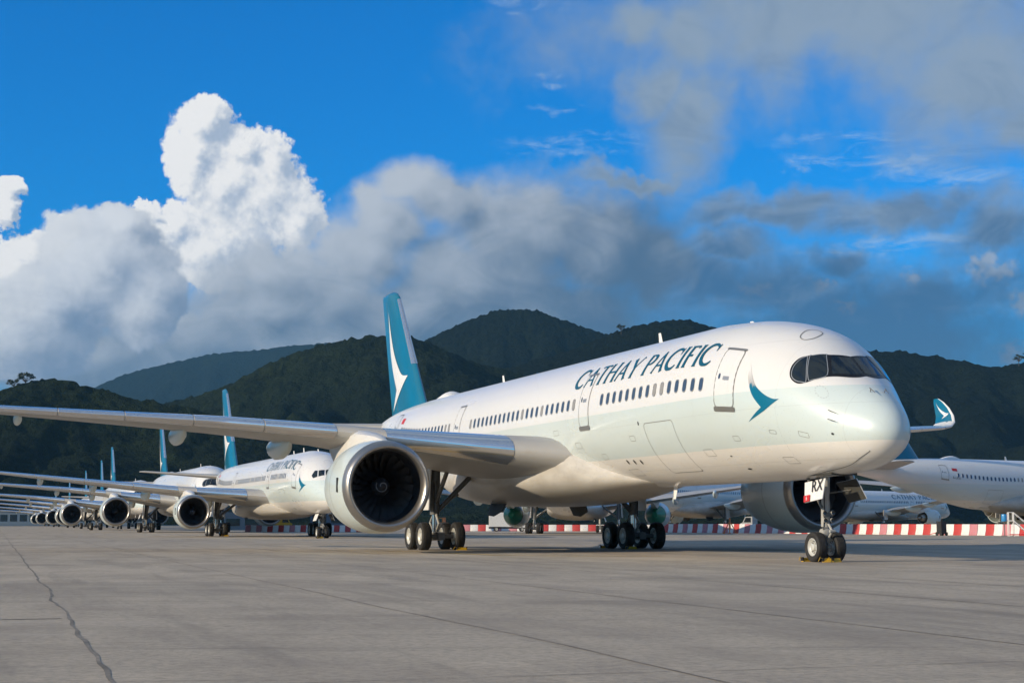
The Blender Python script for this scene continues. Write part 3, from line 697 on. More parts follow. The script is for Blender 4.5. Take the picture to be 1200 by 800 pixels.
S350 = dict(fus=fus350, len=66.8, paint=M350, th_win=80.8, pane=PANES, pitch=.663,
  windows=[(8.25, 15), (20.68, 23), (39.1, 17)],
  doors=[(5.98, 7.22, 52.5, 97.0), (18.95, 20.0, 55.5, 100.0), (37.15, 38.15, 58.5, 98.0), (51.2, 52.3, 54, 97)],
  hatches=[(10.8, 13.45, 104.2, 148.5), (42.3, 44.9, 106, 143)],
  cockpit=COCKPIT350, text=('CATHAY PACIFIC', 21.25, 13.3, 66.6, 47.2),
  emblem=[(5.34, 62.4), (5.25, 71.8), (5.11, 78.5), (4.86, 86.8), (4.44, 94.5), (5.24, 107.0), (4.34, 97.2), (3.65, 83.7), (3.93, 85.2), (4.33, 83.5), (4.75, 78.5), (5.04, 71.2)],
  emblem_mat=material('brushwing_teal', (.0, .17, .25), .3, build=emblem_fade(6.02)),
  reg=('B-LRX', 50.6, 92, .45),
  aerials=[('blade', 17.9, .55), ('blade', 38.4, .5), ('dome', 48.2, 1), ('blade', 16.6, -.55), ('blade', 9.6, .12)],
  wing=[(2.4, 21.8, 13.6, 4.30, 2.6, .145, 0), (3.15, 22.3, 13.2, 4.42, 2.6, .145, 0), (4.83, 23.46, 12.2, 4.60, 2.5, .14, 0), (9.5, 26.66, 9.0, 5.22, 2.0, .12, 0), (11.63, 28.13, 7.9, 5.54, 1.8, .115, 0), (16.5, 31.48, 6.6, 6.08, 1.4, .108, 0), (21.3, 34.77, 5.3, 6.50, 1.0, .10, 0), (26.3, 38.19, 3.8, 6.93, .5, .10, 0), (30.2, 40.87, 2.7, 7.26, 0, .10, 4)],
  slats=[(4.7, 9.75), (11.7, 14.7), (14.7, 17.7), (17.7, 20.7), (20.7, 23.7), (23.7, 26.9), (26.9, 30.1)],
  fairings=[(7.4, .55, .62, 1.6), (13.0, .52, .50, 1.8), (17.8, .44, .45, 1.5), (25.4, .28, .45, 1.0)],
  winglet=[(30.2, 40.87, 2.7, 7.26, 0, .10, 4), (31.1, 41.55, 2.42, 7.40, 0, .10, 18), (31.75, 42.15, 2.2, 7.72, 0, .095, 44), (32.12, 42.8, 1.98, 8.2, 0, .09, 66), (32.3, 43.5, 1.65, 8.72, 0, .085, 78), (32.36, 44.2, 1.15, 9.15, 0, .08, 84), (32.38, 44.8, .55, 9.42, 0, .08, 86)],
  engine=(22.78, 10.7, 2.92, 1.0),
  pylon=[(.75, 1.9, 2.02, .25), (1.6, 1.9, 2.25, .55), (3.0, 1.85, 2.45, .95), (4.6, 1.55, 2.62, 1.05), (6.5, 1.0, 2.5, 1.0), (9.0, 1.35, 2.4, .7), (11.0, 1.95, 2.3, .2)],
  fin=[(8.0, 52.7, 9.0, .10), (8.75, 53.4, 8.35, .10), (16.6, 60.0, 4.35, .10), (17.0, 60.7, 3.75, .09), (17.14, 61.4, 3.0, .06)], fin_edge=(11.7, 16.5),
  fin_logo=[(62.11, 15.83), (61.81, 14.32), (61.54, 12.97), (60.72, 11.54), (59.48, 10.22), (61.03, 8.82), (57.98, 10.16), (56.49, 10.96), (57.8, 11.11), (59.01, 11.79), (60.28, 12.84), (61.32, 14.25)],
  tail=[(.5, 57.8, 6.4, 7.55, .10), (1.4, 58.4, 6.0, 7.6, .10), (9.0, 63.4, 2.6, 7.95, .09), (9.4, 64.1, 1.7, 7.97, .08)],
  belly=([15.5, 17.5, 19.5, 21.5, 23.5, 26, 30, 35, 38, 41, 43.5], [.7, 1.35, 2.0, 2.65, 3.15, 3.5, 3.68, 3.6, 3.3, 2.7, 1.6], [3.0, 2.85, 2.66, 2.46, 2.3, 2.18, 2.12, 2.18, 2.38, 2.75, 3.15], [3.2, 3.6, 4.2, 4.8, 5.2, 5.4, 5.4, 5.3, 5.0, 4.6, 4.2]),
  nlg=(4.67, .525, .40, .36, 2.93), mlg=(33.35, 5.45, .70, (-1.02, 1.02), .865, 4.45),
  nose_wheel=wheel_meshes(.525, .40, 'nose'), main_wheel=wheel_meshes(.70, .50, 'main'),
  nose_door=[(4.90, .62, 2.72), (3.55, .60, 2.84), (3.35, .86, 2.15), (4.50, .88, 2.02)])
sq = .955
def m330(p): return [(a*sq, b) for a, b in p]
S330 = dict(S350, fus=fus330, ks=sq, len=63.6, paint=M330, pitch=.60, th_win=80, windows=[(9.3, 12), (19.0, 28), (37.8, 18)],
  doors=[(5.6, 6.75, 52, 98), (17.0, 18.05, 55, 98), (36.3, 37.2, 58, 96), (50.5, 51.5, 54, 97)], hatches=[(10.2, 12.8, 104, 148)],
  cockpit=[('pane', [(1.95, 2), (2.12, 26), (2.62, 20), (2.62, 2)]), ('pane', [(2.20, 30), (2.48, 46), (2.95, 36), (2.68, 22)]), ('pane', [(2.56, 49), (2.86, 60), (3.15, 58), (3.22, 44), (3.02, 38.5)])],
  text=('CATHAY PACIFIC', 19.5, 13.0, 66, 46), emblem=m330(S350['emblem']), emblem_mat=material('brushwing_teal_twin', (.0, .17, .25), .3, build=emblem_fade(5.15)),
  reg=('B-HLE', 49.5, 92, .45), aerials=[('blade', 14.5, .5), ('blade', 24.0, .5), ('blade', 8.4, .22), ('blade', 19, .4)],
  wing=[(2.2, 18.9, 12.2, 3.75, 3.0, .14, 0), (2.85, 19.3, 11.8, 3.85, 3.0, .14, 0), (9.37, 23.6, 8.0, 4.40, 2.2, .12, 0), (18.0, 29.2, 5.3, 5.35, 1.2, .11, 0), (28.4, 36.0, 2.6, 6.55, 0, .10, 4)],
  slats=[(4.2, 8.6), (10.2, 14.2), (14.2, 18.6), (18.6, 23.2), (23.2, 28.2)], fairings=[(6.6, .55, .55, 1.4), (12.5, .52, .45, 1.8), (17.5, .45, .42, 1.6), (22.5, .4, .4, 1.3)],
  winglet=[(28.4, 36.0, 2.6, 6.55, 0, .10, 4), (29.1, 36.6, 2.3, 6.75, 0, .10, 24), (29.6, 37.3, 1.9, 7.3, 0, .095, 52), (29.8, 38.0, 1.5, 7.9, 0, .09, 66), (29.95, 38.7, .9, 8.4, 0, .085, 70)],
  engine=(19.3, 9.37, 2.38, .80), pylon=[(.75, 1.5, 1.62, .2), (1.6, 1.5, 1.85, .5), (3.0, 1.4, 2.05, .8), (4.6, 1.1, 2.12, .85), (6.5, .8, 2.05, .8), (9.0, 1.2, 2.0, .5), (10.2, 1.6, 1.95, .2)],
  fin=[(7.0, 50.2, 9.2, .10), (7.8, 51.0, 8.5, .10), (16.9, 58.6, 3.9, .10), (17.25, 59.3, 3.2, .09), (17.4, 59.9, 2.5, .06)], fin_edge=(10.8, 16.8),
  fin_logo=[(a-2.3, b-.3) for a, b in S350['fin_logo']],
  tail=[(.5, 54.6, 6.0, 6.6, .10), (1.4, 55.2, 5.6, 6.7, .10), (9.3, 60.4, 2.3, 7.35, .09), (9.7, 61.0, 1.6, 7.38, .08)],
  belly=([14, 16, 18, 20, 22, 25, 29, 33, 36, 39, 41], [.7, 1.3, 1.95, 2.55, 2.95, 3.3, 3.4, 3.3, 3.0, 2.4, 1.5], [2.28, 2.12, 1.97, 1.84, 1.74, 1.68, 1.65, 1.7, 1.85, 2.15, 2.5], [2.5, 2.8, 3.2, 3.6, 3.9, 4.2, 4.2, 4.15, 4.0, 3.7, 3.4]),
  nlg=(6.35, .52, .38, .36, 2.22), mlg=(31.2, 5.34, .69, (-.99, .99), .70, 3.9),
  nose_door=[(6.6, .6, 2.1), (5.3, .58, 2.14), (5.3, .82, 1.55), (6.5, .84, 1.5)])

# ================================================================ ground
def apron_mat(t, b):
    o = obco(t); x, y, z = t.sep(o)
    a = R(17.9); u = t.m('ADD', t.m('MULTIPLY', x, math.cos(a)), t.m('MULTIPLY', y, math.sin(a))); v = t.m('ADD', t.m('MULTIPLY', x, -math.sin(a)), t.m('MULTIPLY', y, math.cos(a)))
    q = t.comb(u, v, 0)
    big = t.noise(t.v('MULTIPLY', q, (.06, .03, 0)), 1, 5, .6); mid = t.noise(t.v('MULTIPLY', q, (.5, .22, 0)), 1, 6, .65, .5); fine = t.noise(q, 9, 6, .75); grit = t.noise(q, 60, 3, .7)
    c = t.mix(big, (.52, .435, .325), (.66, .555, .415)); c = t.mix(t.m('MULTIPLY', t.step(mid, .36, .70), .75), c, (.36, .30, .235))
    c = t.mix(t.m('MULTIPLY', t.step(fine, .38, .66), .62), c, (.24, .212, .178)); c = t.mix(t.m('MULTIPLY', t.step(grit, .45, .7), .5), c, (.60, .53, .44))
    st = t.noise(t.v('MULTIPLY', q, (.9, .08, 0)), 1, 5, .6, .3); c = t.mix(t.m('MULTIPLY', t.step(st, .50, .78), .6), c, (.21, .185, .155))
    sm = t.noise(t.v('MULTIPLY', o, (.10, .9, 0)), 1, 6, .7, .4); c = t.mix(t.m('MULTIPLY', t.step(sm, .52, .75), .5), c, (.22, .195, .165)); c = t.mix(t.m('MULTIPLY', t.step(sm, .46, .25), .35), c, (.62, .54, .44))     # tyre and oil streaks along the lanes
    lane = t.m('FLOOR', t.m('DIVIDE', t.m('ADD', u, 0.0), 4.9)); wn = t.new('ShaderNodeTexWhiteNoise', noise_dimensions='2D'); t.put(wn.inputs['Vector'], t.comb(lane, t.m('FLOOR', t.m('DIVIDE', v, 7.5)), 0))
    c = t.mix(t.m('MULTIPLY', wn.outputs[0], .30), c, (.24, .215, .185))
    t.put(b.inputs['Base Color'], c); t.put(b.inputs['Roughness'], t.m('ADD', t.m('MULTIPLY', mid, .2), .72)); b.inputs['Specular IOR Level'].default_value = .15
    pat = t.noise(t.v('MULTIPLY', o, (.16, .30, 0)), 1, 7, .72, .8); c = t.mix(t.m('MULTIPLY', t.step(pat, .53, .66), .30), c, (.25, .215, .175)); c = t.mix(t.m('MULTIPLY', t.step(t.noise(q, 2.3, 6, .8), .56, .70), .45), c, (.20, .175, .145)); t.put(b.inputs['Base Color'], c)
    bump(t, b, t.m('ADD', t.m('MULTIPLY', fine, .6), t.m('MULTIPLY', grit, .4)), .6, .015)
MAPRON = material('apron_concrete', build=apron_mat)
g = MB(); g.add([(-14000, -3000, 0), (14000, -3000, 0), (14000, 16000, 0), (-14000, 16000, 0)], [(0, 1, 2, 3)])
apron = tag(g.build('apron', MAPRON, None, False), kind='structure')
MTAR = material('tar_seal', (.055, .052, .05), .8, spec=.2, build=lambda t, b: t.put(b.inputs['Base Color'], t.mix(t.step(t.noise(obco(t), 1.1, 6, .7), .35, .7), (.17, .15, .125), (.33, .29, .24))))
rs = random.Random(11); DIR = Vector((-math.sin(R(17.9)), math.cos(R(17.9)), 0)); ACR = Vector((DIR.y, -DIR.x, 0)); SEAM0 = Vector((-3.3, 13.6, 0))
def strip(name, p, d, length, width, mat, z=.004, wob=.05, step=2.0, parent=None):
    n = max(2, int(length/step)); a = Vector((d.y, -d.x, 0)); P = []
    for i in range(n+1):
        q = length*i/n; c = p+d*q+a*(wob*(1.6*noise.noise(Vector((q*.22, p.x, p.y)))+.7*noise.noise(Vector((q*1.1, p.x, 3))))); w = width*(1+.7*noise.noise(Vector((q*.9, 7, p.x))))/2; P += [c+a*w+Vector((0, 0, z)), c-a*w+Vector((0, 0, z))]
    return MB().add(P, [(2*i+1, 2*i, 2*i+2, 2*i+3) for i in range(n)]).build(name, mat, parent, False)
for k in range(-2, 14):
    w = .045 if k == 0 else rs.choice((.03, .04, .05)); start = -10 if k < 6 else 10
    strip('tar_seam', SEAM0+ACR*(4.9*k)+DIR*start, DIR, 230, w, MTAR, .004, .06 if k == 0 else .05, .35 if k == 0 else .8, apron)
for k in range(-1, 9):                                  # short sealed cross joints between neighbouring lanes
    for j in range(9):
        if rs.random() < .55: strip('tar_seam', SEAM0+ACR*(4.9*k+.1)+DIR*(7.5*j-8+rs.uniform(-.1, .1)), ACR, 4.7, .018, MTAR, .004, .012, .8, apron)
strip('tar_seam', SEAM0+DIR*9.5+ACR*-3.3, ACR, 3.2, .10, MTAR, .0045, .05, .4, apron)
MYLINE = material('yellow_line', build=lambda t, b: t.put(b.inputs['Base Color'], t.mix(t.step(t.noise(obco(t), 2.2, 6, .7), .42, .62), (.60, .38, .05), (.36, .28, .15))))
def painted(name, pts, w, mat, z):
    P = []
    for i, p in enumerate(pts):
        d = (Vector(pts[min(i+1, len(pts)-1)])-Vector(pts[max(i-1, 0)])).normalized(); a = Vector((d.y, -d.x)); q = Vector(p); P += [(q.x+a.x*w/2, q.y+a.y*w/2, z), (q.x-a.x*w/2, q.y-a.y*w/2, z)]
    return tag(MB().add(P, [(2*i+1, 2*i, 2*i+2, 2*i+3) for i in range(len(pts)-1)]).build(name, mat, None, False), kind='structure')
painted('taxiway_line', [(-9, 78.5), (-6.5, 77.2), (-4, 74.5), (-2.2, 70), (-.6, 66.6), (2, 65.2), (6, 65)], .45, MYLINE, .008)
MGRASS = material('grass_verge', build=lambda t, b: t.put(b.inputs['Base Color'], t.mix(t.noise(obco(t), .08, 6), (.018, .028, .012), (.032, .042, .018))))
tag(MB().add([(-2600, 690, .012), (2600, 690, .012), (4000, 3000, .012), (-4000, 3000, .012)], [(0, 1, 2, 3)]).build('grass_verge', MGRASS, None, False), kind='structure')

# ---------------------------------------------------------------- hills
def hill_mat(dark, light, fine):
    def f(t, b):
        o = obco(t); x, y, z = t.sep(o)
        n1 = t.noise(o, .004, 5, .6); n2 = t.noise(o, .035, 6, .7); n3 = t.noise(o, fine, 4, .75)
        c = t.mix(t.step(n1, .35, .68), dark, light); c = t.mix(t.m('MULTIPLY', t.step(n2, .40, .70), .75), c, tuple(k*.55 for k in dark))  # the light tone paints sunlit patches of the slopes into the colour
        c = t.mix(t.m('MULTIPLY', t.step(n3, .48, .75), .5), c, tuple(k*1.5 for k in light))
        t.put(b.inputs['Base Color'], c); b.inputs['Roughness'].default_value = 1; b.inputs['Specular IOR Level'].default_value = .05
        bump(t, b, t.m('ADD', n3, t.m('MULTIPLY', n2, 2)), 1.0, 9)
    return f
MH1 = material('hill_forest', build=hill_mat((.0085, .015, .010), (.025, .037, .0155), .16))
MH2 = material('hill_forest_far', build=hill_mat((.0065, .0115, .0095), (.012, .019, .0115), .11))
def hill(name, dist, crest, xs, ncol, nrow, run, gul, can, mat, seed):
    f = pchip([p[0] for p in crest], [p[1] for p in crest]); x0, x1 = xs; rows = []; off = Vector((seed*31.7, seed*17.3, seed*5.1))
    for j in range(-5, nrow+1):
        row = []
        for i in range(ncol+1):
            x = x0+(x1-x0)*i/ncol; c = f(x)
            if j < 0: v = j/5; y = dist-v*run*.5; z = c*(1+v*.5); e = 0
            else:
                v = j/nrow; y = dist-run*v; e = math.sin(math.pi*min(v, 1))**.8
                z = c*(1-v)**1.25*(1+.0*v)
                p = Vector((x/gul[0], y/gul[0]*.55, 0))+off
                z -= gul[1]*e*c*(1-abs(noise.fractal(p, 1.0, 2.1, 4)))*.9-gul[1]*e*c*.42
            z += can*(1.2*noise.noise(Vector((x*.085, y*.085, seed)))+1.1*noise.noise(Vector((x*.19, y*.19, seed+3))))*(.35 if j < 0 else 1)
            row.append((x, y+14*noise.noise(Vector((x*.006, v*3, seed))), z if j < nrow else -20))
        rows.append(row)
    return tag(MB().grid(rows).build(name, mat, None, True, 180), kind='structure')
HILLS = [('hill_ridge', 1500, [(-1500, 60), (-900, 92), (-548, 107), (-508, 117), (-484, 125), (-468, 130), (-452, 135), (-436, 136), (-420, 134), (-404, 131), (-383, 125), (-363, 120), (-339, 115), (-306, 109), (-266, 98), (-217, 83), (-161, 59), (-60, 30), (200, 10)], (-1200, 200), 460, 120, 480, (150, .40), 2.6, MH1, 1),
 ('hill_ridge', 2150, [(-1600, 70), (-900, 85), (-622, 107), (-554, 130), (-473, 160), (-428, 173), (-382, 188), (-347, 207), (-313, 224), (-255, 243), (-221, 250), (-186, 254), (-139, 253), (-116, 246), (-93, 235), (-46, 217), (23, 200), (116, 182), (400, 150)], (-1100, 420), 500, 170, 800, (190, .44), 3.0, MH1, 2),
 ('hill_ridge', 2500, [(-300, 150), (0, 246), (67, 266), (135, 289), (176, 305), (216, 315), (270, 320), (311, 311), (364, 297), (432, 284), (512, 275), (560, 272), (607, 271), (661, 263), (714, 254), (761, 244), (781, 248), (808, 252), (862, 262), (944, 266), (1300, 280), (1900, 220)], (-200, 1700), 560, 170, 950, (220, .40), 3.0, MH2, 3),
 ('hill_ridge', 3200, [(-900, 200), (-293, 331), (-224, 349), (-173, 369), (-138, 387), (-69, 416), (-17, 431), (35, 431), (87, 415), (155, 392), (199, 380), (277, 366), (397, 349), (900, 280)], (-700, 800), 440, 150, 1000, (240, .44), 3.4, MH2, 4),
 ('hill_ridge', 7500, [(-5192, 288), (-2740, 476), (-2176, 573), (-1937, 653), (-1817, 705), (-1615, 754), (-1416, 796), (-1213, 815), (-1011, 837), (-728, 857), (-323, 775), (433, 606)], (-4200, 400), 340, 80, 2100, (520, .42), 5.0, MH2, 5)]
for h in HILLS: hill(*h)
# a few crowns that stand out on the skyline
MLEAF = material('hill_foliage', build=lambda t, b: t.put(b.inputs['Base Color'], t.mix(t.noise(obco(t), .6, 4), (.02, .035, .014), (.045, .06, .022))))
MBARK = material('bark', (.06, .05, .04), .9)
def tree(loc, h, w, seed, label, flat_=.45):
    rt = empty('hill_tree', loc, 0, label, 'tree', 'trees on the hill crests'); r2 = random.Random(seed)
    tr = MB().tube([(0, 0, -2), (r2.uniform(-.3, .3), 0, h*.3), (r2.uniform(-.6, .6), 0, h*.6)], [h*.035, h*.028, h*.015], 8)
    clumps = []
    for i in range(16):
        a = r2.uniform(0, 6.28); q = r2.uniform(.15, 1)**.6*w/2; c = Vector((math.cos(a)*q, math.sin(a)*q, h*(.95-flat_*.5*(q/(w/2))**2)-r2.uniform(0, h*flat_*.5))); clumps.append(c)
        tr.tube([(0, 0, h*.35), tuple(c*.6+Vector((0, 0, h*.12))), tuple(c)], [h*.014, h*.01, h*.004], 5)
    tr.build('trunk', MBARK, rt)
    cr = MB()
    for c in clumps:
        for k in range(55):
            d = Vector((r2.gauss(0, 1), r2.gauss(0, 1), r2.gauss(0, .55)))*w*.062; p = c+d; n = Vector((r2.gauss(0, 1), r2.gauss(0, 1), r2.gauss(0, 1)+.6)).normalized(); u = n.orthogonal().normalized(); v = n.cross(u); s = h*r2.uniform(.025, .055)
            cr.add([p-u*s, p+v*s*.6, p+u*s, p-v*s*.6], [(0, 1, 2, 3)])
    cr.build('crown', MLEAF, rt, False)
tree((-459, 1496, 127), 17, 15, 1, 'spreading tree standing on the hill crest at the far left')
tree((-468, 1490, 124), 13, 12, 2, 'smaller tree on the far left crest beside the spreading tree')
tree((172, 2490, 297), 17, 13, 3, 'lone tree on the crest above the first word of lettering')
tree((797, 2490, 246), 20, 14, 4, 'bushy tree on the crest at the right edge of the view')
tree((812, 2492, 248), 22, 17, 5, 'taller tree on the crest at the right edge of the view')

# ================================================================ aircraft
A0 = R(90+19.5)
main = build_airliner(S350, (12.38, 51.0, 0), A0, 'large white and teal twin jet nearest the camera, registration RX', 'airliners parked nose to tail')
# its nose door carries the tail letters and a small red square
door = [o for o in main.children if o.name.startswith('nose_gear_door') and o.data.vertices[0].co.y > 0][0]
q0 = [Vector(p) for p in S350['nose_door']]
def on_door(u, v, off=.036):
    p = (q0[3].lerp(q0[2], u)).lerp(q0[0].lerp(q0[1], u), v); n = (q0[1]-q0[0]).cross(q0[3]-q0[0]).normalized(); n = n if n.y > 0 else -n
    return p+n*off
for body, u0, v0, size, mat, nm in (('RX', .38, .42, .60, MBLACK, 'door_letters'), ('6', .12, .07, .22, MLOGO, 'door_numeral')):
    vs, fs = font_mesh(body, size); off = .036 if nm == 'door_letters' else .042
    MB().add([on_door(u0+a*.95/1.3, v0+b/.72, off) for a, b in vs], fs).build(nm, mat, door, False)
MB().add([on_door(a, b) for a, b in ((.0, .0), (.33, .0), (.33, .32), (.0, .32))], [(0, 1, 2, 3)]).build('red_square', MRED, door, False)
# small fittings of the nose
fu = fus350; mb = MB()
def probe(s, th, l=.26, name='pitot_probe'):
    p, n, a, u = frame(fu, s, R(th), 0); MB().tube([p-n*.02, p+n*.10, p+n*.12-a*.05], .014, 8).tube([p+n*.12-a*(-.05), p+n*.12-a*l], [.018, .008], 8).build(name, MGEAR, main)
for s, th in ((1.72, 74), (1.69, 84), (1.08, 16), (1.0, -8)): probe(s, th)
def spot(s, th, ds, dt, name, mat=MBLACK): decal(MB(), fu, rrect(s-ds, s+ds, th-dt, th+dt, ds*.95, dt*.95), .01, .2, 3).build(name, mat, main)
for s, th, ds, dt, nm in ((1.66, 102, .05, 1.6, 'static_port'), (7.24, 148.9, .14, .9, 'drain_port'), (7.55, 134.7, .07, .6, 'drain_port'), (16.57, 133.1, .07, 2.2, 'vent_slot'), (15.92, 133.6, .07, 2.2, 'vent_slot'), (15.29, 134.2, .07, 2.2, 'vent_slot'), (13.9, 103.5, .05, 1.5, 'service_port')): spot(s, th, ds, dt, nm)
outline(MB(), fu, smooth_loop([(4.37, 23.0), (4.67, 12), (4.58, 5.0), (4.18, 4.9), (3.97, 15.6), (4.08, 24)], 4), .035, .01).build('escape_hatch_seam', MLINE, main)
outline(MB(), fu, smooth_loop([(4.6, 168), (3.2, 162), (1.96, 156), (1.3, 148), (.91, 140)], 5)[:20], .03, .008, close=False).build('radome_seam', MLINE, main)
for s0, s1, t0, t1 in ((2.6, 3.0, 108, 113), (3.9, 4.5, 138, 146), (6.2, 6.6, 118, 122), (8.6, 9.3, 128, 134), (14.6, 15.1, 112, 116), (16.2, 17.2, 141, 149), (18.2, 18.7, 124, 129), (20.4, 21.0, 112, 117), (22.6, 23.2, 100, 104), (4.0, 4.3, 112, 115)):
    outline(MB(), fu, rrect(s0, s1, t0, t1, .05, .8), .014, .006).build('access_panel', MLINE, main)
ring = MB()
for k in range(14):
    a = 2*math.pi*k/14; decal(ring, fu, rrect(2.22+.24*math.cos(a)-.02, 2.22+.24*math.cos(a)+.02, 58.4+6*math.sin(a)-.4, 58.4+6*math.sin(a)+.4, .019, .38), .008, .2, 3)
ring.build('static_ring', MRIMW, main)
B330 = (-14.6, 135.3, 0)
build_airliner(S330, B330, A0, 'white twin jet second in the row, its nose behind the big engine', 'airliners parked nose to tail')
proto = build_airliner(dict(S350, windows=[], reg=None, text=None, doors=S350['doors'][:1], hatches=[]), (-36.9, 203, 0), A0, 'third twin jet in the row, seen past the second one', 'airliners parked nose to tail', False)
for x, y, nm in ((-63.0, 276, 'fourth'), (-84.6, 347, 'fifth'), (-110, 426.5, 'sixth'), (-143.6, 530, 'seventh'), (-182, 655, 'eighth and most distant')):
    c = copy_tree(proto); c.location = (x, y, 0); c.rotation_euler.z = A0+R(rs.uniform(-1.2, 1.2)); c['label'] = nm+' twin jet in the receding row at the left'
def heading(a): return R(180+a)
side = copy_tree(main, None, ('nose_gear_door', 'pitot_probe')); side.location = (92.9, 215.1, 0); side.rotation_euler.z = heading(32)
tag(side, 'white twin jet at the right edge, tail towards the camera', group='airliners on the stands beyond the barriers')
side2 = build_airliner(dict(S330, text=('CATHAY PACIFIC', 24.0, 17.5, 66, 44)), (94, 345, 0), heading(42), 'white twin jet with dark lettering, half hidden behind the nose wheels', 'airliners on the stands beyond the barriers')
side3 = copy_tree(side2, None, ()); side3.location = (13.5, 232, 0); side3.rotation_euler.z = heading(80)
tag(side3, 'white twin jet with green engine covers seen under the nearest belly', group='airliners on the stands beyond the barriers')
side4 = copy_tree(main, None, ('nose_gear_door', 'pitot_probe')); side4.location = (51.7, 299.7, 0); side4.rotation_euler.z = heading(53)
tag(side4, 'white twin jet whose cabin windows show left of the shaded far engine', group='airliners on the stands beyond the barriers')

# ================================================================ wheel chocks, barriers, ground equipment
def chock(x, y, rz, length, label):
    m = MB(); h, w = .13, .19
    P = [(-length/2, -w/2, 0), (length/2, -w/2, 0), (length/2, w/2, 0), (-length/2, w/2, 0), (-length/2, -w*.12, h), (length/2, -w*.12, h), (length/2, w*.12, h), (-length/2, w*.12, h)]
    e = empty('wheel_chock', (x, y, .004), rz, label, 'chock', 'yellow wheel chocks'); m.add(P, [(3, 2, 1, 0), (4, 5, 6, 7), (0, 1, 5, 4), (1, 2, 6, 5), (2, 3, 7, 6), (3, 0, 4, 7)]).build('wedge', MYEL, e, False)
    for k in (-.5, .5): MB().box((length*k, 0, .09), (.03, w*.8, .13)).build('end_cap', MBLACK, e, False)
    MB().tube([(length/2, 0, .12), (length/2+.12, .05, .16), (length/2+.22, .12, .03)], .012, 6).build('rope', MYEL, e)
def local(o, s, y): return o.matrix_world @ Vector((s, y, 0))
bpy.context.view_layer.update()
def chocks(o, sp, txt, which):
    s = sp['nlg'][0]; h = sp['nlg'][3]
    for d, q, nm in ((-.56, h-.12, 'ahead of the starboard nose wheel'), (.58, h+.05, 'behind the starboard nose wheel'), (-.56, -h+.3, 'ahead of the port nose wheel'))[:3 if which == 0 else 1]:
        p = local(o, s+d, q); chock(p.x, p.y, A0+R(90+rb0.uniform(-12, 12)), .36, 'yellow wheel chock lying %s of %s' % (nm, txt))
    s, y, r, ax, hw, zt = sp['mlg']
    for d, q, nm in ((ax[0]-.74, y-hw, 'ahead of the starboard main gear, inner wheel,'), (ax[1]+.74, -y+hw, 'behind the port main gear, inner wheel,'), (ax[0]-.74, -y+hw, 'ahead of the port main gear, inner wheel,'))[:3 if which == 0 else 1]:
        p = local(o, s+d, q); chock(p.x, p.y, A0+R(90+rb0.uniform(-8, 8)), .5, 'yellow wheel chock lying %s of %s' % (nm, txt))
rb0 = random.Random(21)
chocks(main, S350, 'the nearest jet', 0)
class _At: pass
row2 = [o for o in bpy.data.objects if o.get('label', '').startswith('white twin jet second')][0]; chocks(row2, S330, 'the second jet', 1)

def plastic(c):
    return lambda t, b: (t.put(b.inputs['Base Color'], t.mix(t.m('MULTIPLY', t.step(t.noise(obco(t), 2.5, 6, .7), .4, .8), .35), c, tuple(k*.55 for k in c))))
BM = {'red': material('barrier_red', rough=.5, build=plastic((.50, .055, .05))), 'white': material('barrier_white', rough=.5, build=plastic((.76, .75, .73))), 'faded pink': material('barrier_pink', rough=.6, build=plastic((.55, .22, .25)))}
def barrier_mesh(l, h, mat):
    prof = [(-.30, 0), (-.30, .16), (-.26, .24), (-.15, h*.55), (-.12, h*.93), (-.08, h), (.08, h), (.12, h*.93), (.15, h*.55), (.26, .24), (.30, .16), (.30, 0)]
    mb = MB(); rows = [[Vector((x, p, z)) for p, z in prof] for x in (-l/2, -l/2+.05, l/2-.05, l/2)]
    rows[0] = [Vector((-l/2, p*.93, z*.985)) for p, z in prof]; rows[3] = [Vector((l/2, p*.93, z*.985)) for p, z in prof]
    return mb.grid(rows, False, 0, True, True).mesh('barrier_body', mat, True, 35, clean=True)
def nth(n): return '%d%s' % (n, 'th' if n % 100 in (11, 12, 13) else {1: 'st', 2: 'nd', 3: 'rd'}.get(n % 10, 'th'))
def barrier_line(p, d, n, l, h, where, group, rnd):
    ms = {k: barrier_mesh(l-.03, h, m) for k, m in BM.items()}; cap = MB().lathe([(0, .06), (.05, .06), (.05, .01)], (0, 0, h-.005), (0, 0, 1), 10).mesh('filler_cap', MBLACK)
    a = math.atan2(d.y, d.x)
    for i in range(n):
        k = 'white' if i % 2 else ('red' if rnd.random() < .7 else 'faded pink'); q = p+d*(l*i)
        o = obj('traffic_barrier', ms[k], None, (q.x, q.y+rnd.uniform(-.03, .03), 0), (0, 0, a+rnd.uniform(-.02, .02)))
        tag(o, '%s barrier block, %s from the %s in the line %s' % (k, nth(i+1), 'left' if d.x > 0 else 'right', where), 'barrier', group); obj('filler_cap', cap, o)
rb = random.Random(5)
barrier_line(Vector((57, 161)), Vector((-.462, .887)), 66, 1.22, 1.2, 'beyond the nose wheels', 'barriers beyond the nose gear', rb)
barrier_line(Vector((-39.5, 240)), Vector((.985, -.17)), 26, .86, 1.0, 'behind the second jet', 'barriers behind the second jet', rb)

barrier_line(Vector((23.5, 262)), Vector((-.995, .1)), 30, 1.3, 1.05, 'seen under the belly', 'barriers seen under the belly', rb)

